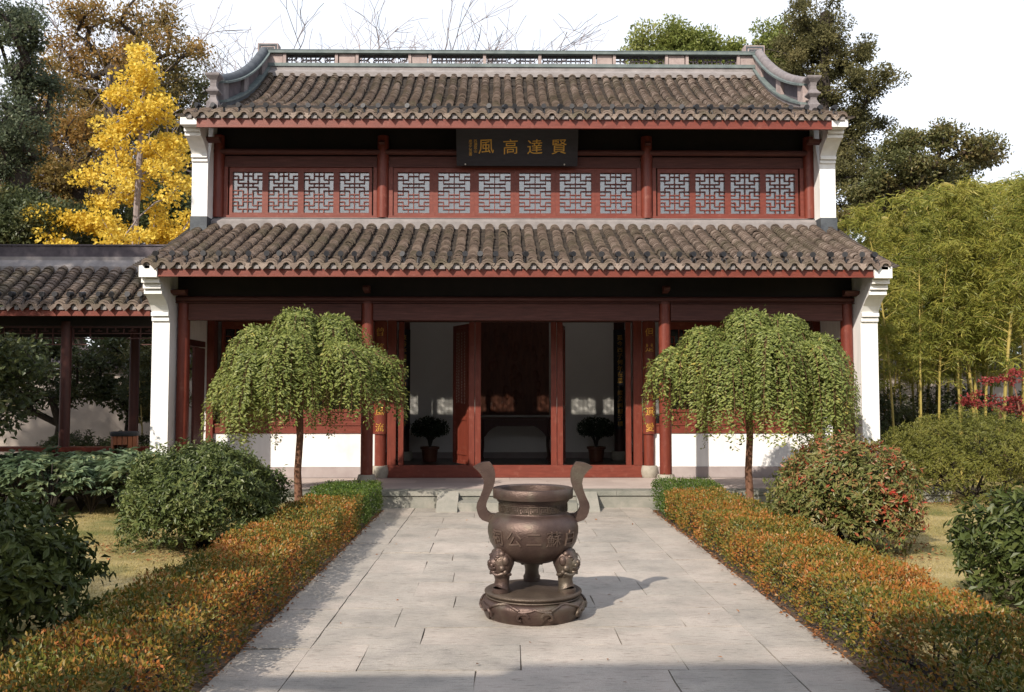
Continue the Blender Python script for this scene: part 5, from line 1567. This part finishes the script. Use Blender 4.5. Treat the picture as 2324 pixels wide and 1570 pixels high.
# trees and bushes behind and in front of the walkway
tree('small_tree', 'small leafy tree with forked trunk behind the walkway, left of its column', -9.15, 18.4, .1, [(0, 0, 0), (.05, 0, .6), (.1, 0, 1.0)], [E_(.2, 0, 2.2, 1.1, .9, .9), E_(-.6, 0, 2.0, .9, .8, .8)], 60, 150, .3, .10, 'thicket', 'barkdark', .10)
tree('small_tree', 'small leafy tree behind the walkway, right of its column', -7.95, 18.9, .1, [(0, 0, 0), (.0, 0, .7), (.05, 0, 1.2)], [E_(0, 0, 2.2, .95, .8, .8), E_(.5, 0, 1.6, .6, .6, .5)], 50, 150, .3, .11, 'thicket', 'barkdark', .06)
tree('small_tree', 'amber leaved small tree behind the walkway, beside the white pier', -6.75, 18.2, .1, [(0, 0, 0), (.02, 0, .8), (.05, 0, 1.6)], [E_(0, 0, 2.3, .75, .7, .8), E_(-.3, 0, 1.6, .6, .5, .4)], 46, 130, .27, .09, 'mixedoak', 'barkdark', .13)
tree('thin_bamboo', 'pair of thin canes behind the walkway in front of the beige wall', -7.1, 17.6, .1, [(0, 0, 0), (-.02, 0, 1.0), (-.1, 0, 2.0)], [E_(-.15, 0, 1.9, .45, .4, .5)], 24, 60, .2, .11, 'thicket', 'culm', .016, .2, cat='bamboo', hang=.4)
tree('leafy_tree', 'leafy evergreen tree at the left edge in front of the walkway', -7.75, 12.7, LZ, [(0, 0, 0), (.03, 0, .5), (0, 0, 1.1)], [E_(-.1, 0, 2.35, .75, .7, .75), E_(.25, .2, 1.5, .75, .7, .6), E_(-.5, 0, 1.1, .7, .7, .6), E_(.5, .3, 2.1, .5, .5, .5)], 80, 120, .27, .105, 'thicket', 'barkdark', .06)
for (x, y, lb) in ((-8.3, 17.4, 'low dark bush behind the bench left of the gallery column'), (-7.2, 17.3, 'low dark bush behind the bench right of the gallery column')):
    shrub('low_bush', lb, x, y, .1, .7, .5, .85, 5000, .08, 'thicket', .3)
# out of the photo on the left: it shades the bed and the near shrub
tree('shade_tree', 'broad evergreen standing outside the photo on the left', -6.6, 1.2, LZ, [(0, 0, 0), (.05, 0, 1.4), (0, 0, 2.6)], [E_(0, 0, 4.2, 1.5, 1.5, 1.2)], 70, 170, .42, .13, 'evergreen', 'barkdark', .14)
tree('shade_tree', 'tall evergreen standing outside the photo beyond the left lawn', -11.2, 9.2, LZ, [(0, 0, 0), (.05, 0, 1.8), (0, 0, 3.4)], [E_(0, 0, 5.0, 1.9, 1.9, 1.5), E_(.5, .5, 3.6, 1.5, 1.5, .9)], 90, 190, .45, .13, 'evergreen', 'barkdark', .16)

tree('shade_tree', 'very tall evergreen outside the photo far left of the walkway', -15.4, 8.6, LZ, [(0, 0, 0), (.1, 0, 3), (0, 0, 6), (.1, 0, 9)], [E_(0, 0, 10.8, 3.4, 2.6, 2.6), E_(2.6, .5, 10.0, 2.4, 2.2, 2.0)], 130, 150, .7, .2, 'evergreen', 'barkdark', .26)

# --------------------------------------------------- bamboo grove on the right
def bamboo_proto(k):
    t = thing('bamboo', 'yellow green bamboo culm in the dense grove right of the hall', 'bamboo', (0, 0, 0), 'bamboo culms in the grove right of the hall')
    hgt = (6.4, 7.2, 5.6, 6.8, 5.2, 7.6)[k]; le = rng.uniform(-.5, .5, 2) * .9
    tt = np.linspace(0, 1, 16)
    pts = np.stack([le[0] * tt ** 2.2 * 1.6, le[1] * tt ** 2.2 * 1.2, hgt * (tt - .06 * tt ** 4)], 1)
    cu, lf = MB(), MB()
    rr = np.interp(tt, [0, .5, 1], [.030, .024, .005])
    cu.tube(pts, rr, 7, False)
    for z in np.arange(.3, hgt * .9, .34):
        q = np.array([np.interp(z, pts[:, 2], pts[:, i]) for i in range(3)]); r_ = np.interp(z, pts[:, 2], rr)
        cu.lathe([(r_, z - .012), (r_ * 1.16, z), (r_, z + .012)], (q[0], q[1], 0), 7)
    C = []
    for z in np.arange(hgt * (.34, .46, .40, .50, .36, .44)[k], hgt * .99, .15):
        q = np.array([np.interp(z, pts[:, 2], pts[:, i]) for i in range(3)])
        for j in range(2 if z < hgt * .4 else 3):
            a = rng.uniform(0, 6.28); L_ = rng.uniform(.35, .95) * (1.05 - .6 * z / hgt) 
            e = q + [L_ * math.cos(a), L_ * math.sin(a), L_ * rng.uniform(.1, .5)]
            m = (q + e) / 2 + [0, 0, .06]
            cu.tube([q, m, e], [.006, .004, .002], 3, False)
            for s in (.45, .65, .82, 1.0): C.append(q + (e - q) * s + [0, 0, .05 * math.sin(s * 3)])
    C = np.array(C); n = 9
    idx = np.repeat(np.arange(len(C)), n)
    p = C[idx] + rng.normal(0, .05, (len(idx), 3))
    d = rnd_dir(len(idx)); d[:, 2] = d[:, 2] * .5 - .45
    L_ = rng.uniform(.11, .20, len(idx))
    lf.leaves(p, d, rnd_dir(len(idx), .9), L_, L_ * .16, .1, np.clip(rng.random(len(idx)) * .7 + rng.random(len(C))[idx] * .3, 0, 1), .12)
    cu.build('culm', M['culm'], t, off=(0, 0, 0)); lf.build('foliage', M['bamboo'], t, off=(0, 0, 0))
    return t
def bamboo():
    protos_ = [bamboo_proto(k) for k in range(6)]
    front = [(6.76, 16.2, 'straight bamboo culm closest to the white pier'), (7.15, 16.0, 'thick leaning bamboo culm, second from the white pier'), (7.65, 16.4, 'straight bamboo culm above the middle of the olive shrub'),
             (8.15, 16.6, 'bamboo culm left of the red maple'), (8.6, 16.0, 'bamboo culm behind the red maple')]
    spots = [(x, y, l) for x, y, l in front]
    for i in range(50):
        y = rng.uniform(17.0, 24.0)
        x = rng.uniform(6.2, .615 * y)
        spots.append((x, y, None))
    used = 0
    for i, (x, y, l) in enumerate(spots):
        xv = 1136 + (x + .255) / y * 2067.8
        top = np.interp(xv, [1900, 2000, 2100, 2200, 2324], [480, 455, 435, 405, 350]) + abs(rng.normal(0, 55))
        sc = (1.714 + (895 - top) * y / 2067.8) / (6.4, 7.2, 5.6, 6.8, 5.2, 7.6)[i % 6]
        if i < 6:
            o = protos_[i]; o.location = (x, y, LZ); o.rotation_euler = (0, 0, rng.uniform(0, 6.28)); o.scale = (sc,) * 3
            if l: o['label'] = l
        else:
            dup(protos_[i % 6], (x, y, LZ), rng.uniform(0, 6.28), sc, 'yellow green bamboo culm in the dense grove right of the hall')
        if 0 <= i < 6 and l is None: o['label'] = 'yellow green bamboo culm in the dense grove right of the hall'
    for i, (x, y, a, lb) in enumerate(((8.9, 15.5, R(160), 'bamboo culm arching left at the far right edge'), (9.35, 16.6, R(20), 'upright bamboo culm at the far right edge'))):
        dup(protos_[1 + i * 2], (x, y, LZ), a, .78, lb)
bamboo()
for (x, y, rx, h, lb) in ((6.9, 18.0, 1.1, 1.75, 'dark shady bush under the bamboo next to the hall'), (8.9, 18.2, 1.2, 1.75, 'dark shady bush under the bamboo, middle one'), (10.9, 18.2, 1.3, 1.75, 'dark shady bush under the bamboo at far right')):
    shrub('shade_bush', lb, x, y, LZ, rx, .7, h, 9000, .09, 'thicket', .38)
tree('red_maple', 'small red leaved maple at the right edge before the bamboo', 8.2, 15.25, LZ, [(0, 0, 0), (.0, 0, .6), (-.1, 0, 1.0)], [E_(-.35, 0, 1.55, .4, .3, .12), E_(-.05, 0, 1.95, .42, .3, .12), E_(.25, 0, 1.45, .4, .35, .14)], 34, 42, .13, .05, 'maple', 'barkred', .03, .7, .4, cat='tree', jit=.2, tipr=.004)
# woods closing the view behind everything
def woods():
    C = []; 
    for k in range(150):
        a = rng.uniform(R(-42), R(42)); d = rng.uniform(46, 62)
        x, y = d * math.sin(a), d * math.cos(a)
        top = 8 + 4 * abs(math.sin(a * 9 + 1))
        if -6 < x / d * 45 < 16: top = 7.5
        for z in np.arange(1, top, 1.3): C.append((x + rng.normal(0, .8), y, z))
    mb = MB(); clump_leaves(mb, C, 60, 1.3, .42, .55)
    struct(mb.build('far_woods', M['evergreen']), 'stuff')
    # unseen woods added round the other sides of the garden, outside the photograph: they keep low skylight off the front
    C = []
    for k in range(230):
        side = k % 3
        if side == 0: x, y = rng.uniform(-40, 40), rng.uniform(-30, -17)
        else: x, y = (-1 if side == 1 else 1) * rng.uniform(24, 36) + (0 if side == 1 else 4), rng.uniform(-25, 14)
        for z in np.arange(1, rng.uniform(5, 9), 1.9): C.append((x + rng.normal(0, 1), y + rng.normal(0, 1), z))
    mb = MB(); clump_leaves(mb, C, 26, 1.9, .9, .6)
    struct(mb.build('added_woods', M['evergreen']), 'stuff')
woods()

# --------------------------------------------------- grass and fallen leaves
def grass():
    mb = MB()
    for x0, x1, n in ((-6.0, -2.7, 52000), (2.75, 7.5, 60000)):
        y = 4.2 + 9.8 * rng.random(n) ** 1.35
        x = x0 + (x1 - x0) * rng.random(n)
        p = np.stack([x, y, np.full(n, LZ - .005)], 1)
        d = rnd_dir(n, 1.1, .5); d[:, 2] = np.abs(d[:, 2]) * .8 + .15
        L_ = rng.uniform(.02, .05, n)
        mb.leaves(p, d, rnd_dir(n), L_, .0055, .0, None, .15)
    struct(mb.build('grass', M['grass']), 'stuff')
    lv = MB()
    n = 1500
    s = rng.choice([-1, 1], n); y = rng.uniform(4, 13.5, n)
    x = s * (2.0 - np.abs(rng.normal(0, .035, n)) + .02)
    m = rng.random(n) < .03; x[m] = rng.uniform(-1.9, 1.9, m.sum())
    p = np.stack([x, y, np.full(n, .008) + rng.random(n) * .012], 1)
    d = rnd_dir(n, 0, .15); L_ = rng.uniform(.02, .045, n)
    lv.leaves(p, d, rnd_dir(n, 2.5), L_, L_ * .5, .2)
    n = 2600
    th = rng.uniform(0, 6.28, n); q = rng.random(n) ** .5
    ctr = np.array([(-3.55, 10.0), (3.3, 9.75), (6.95, 14.1), (-3.42, 5.75), (3.85, 6.75)])[rng.integers(0, 5, n)]
    p = np.stack([ctr[:, 0] + q * np.cos(th) * 1.1, ctr[:, 1] + q * np.sin(th) * 1.0, LZ + .012 + rng.random(n) * .02], 1)
    lv.leaves(p, rnd_dir(n, 0, .2), rnd_dir(n, 2.5), rng.uniform(.025, .06, n), .022, .2)
    struct(lv.build('fallen_leaves', M['litter']), 'stuff')
grass()

for o in bpy.data.objects:
    if '_o' in o: del o['_o']
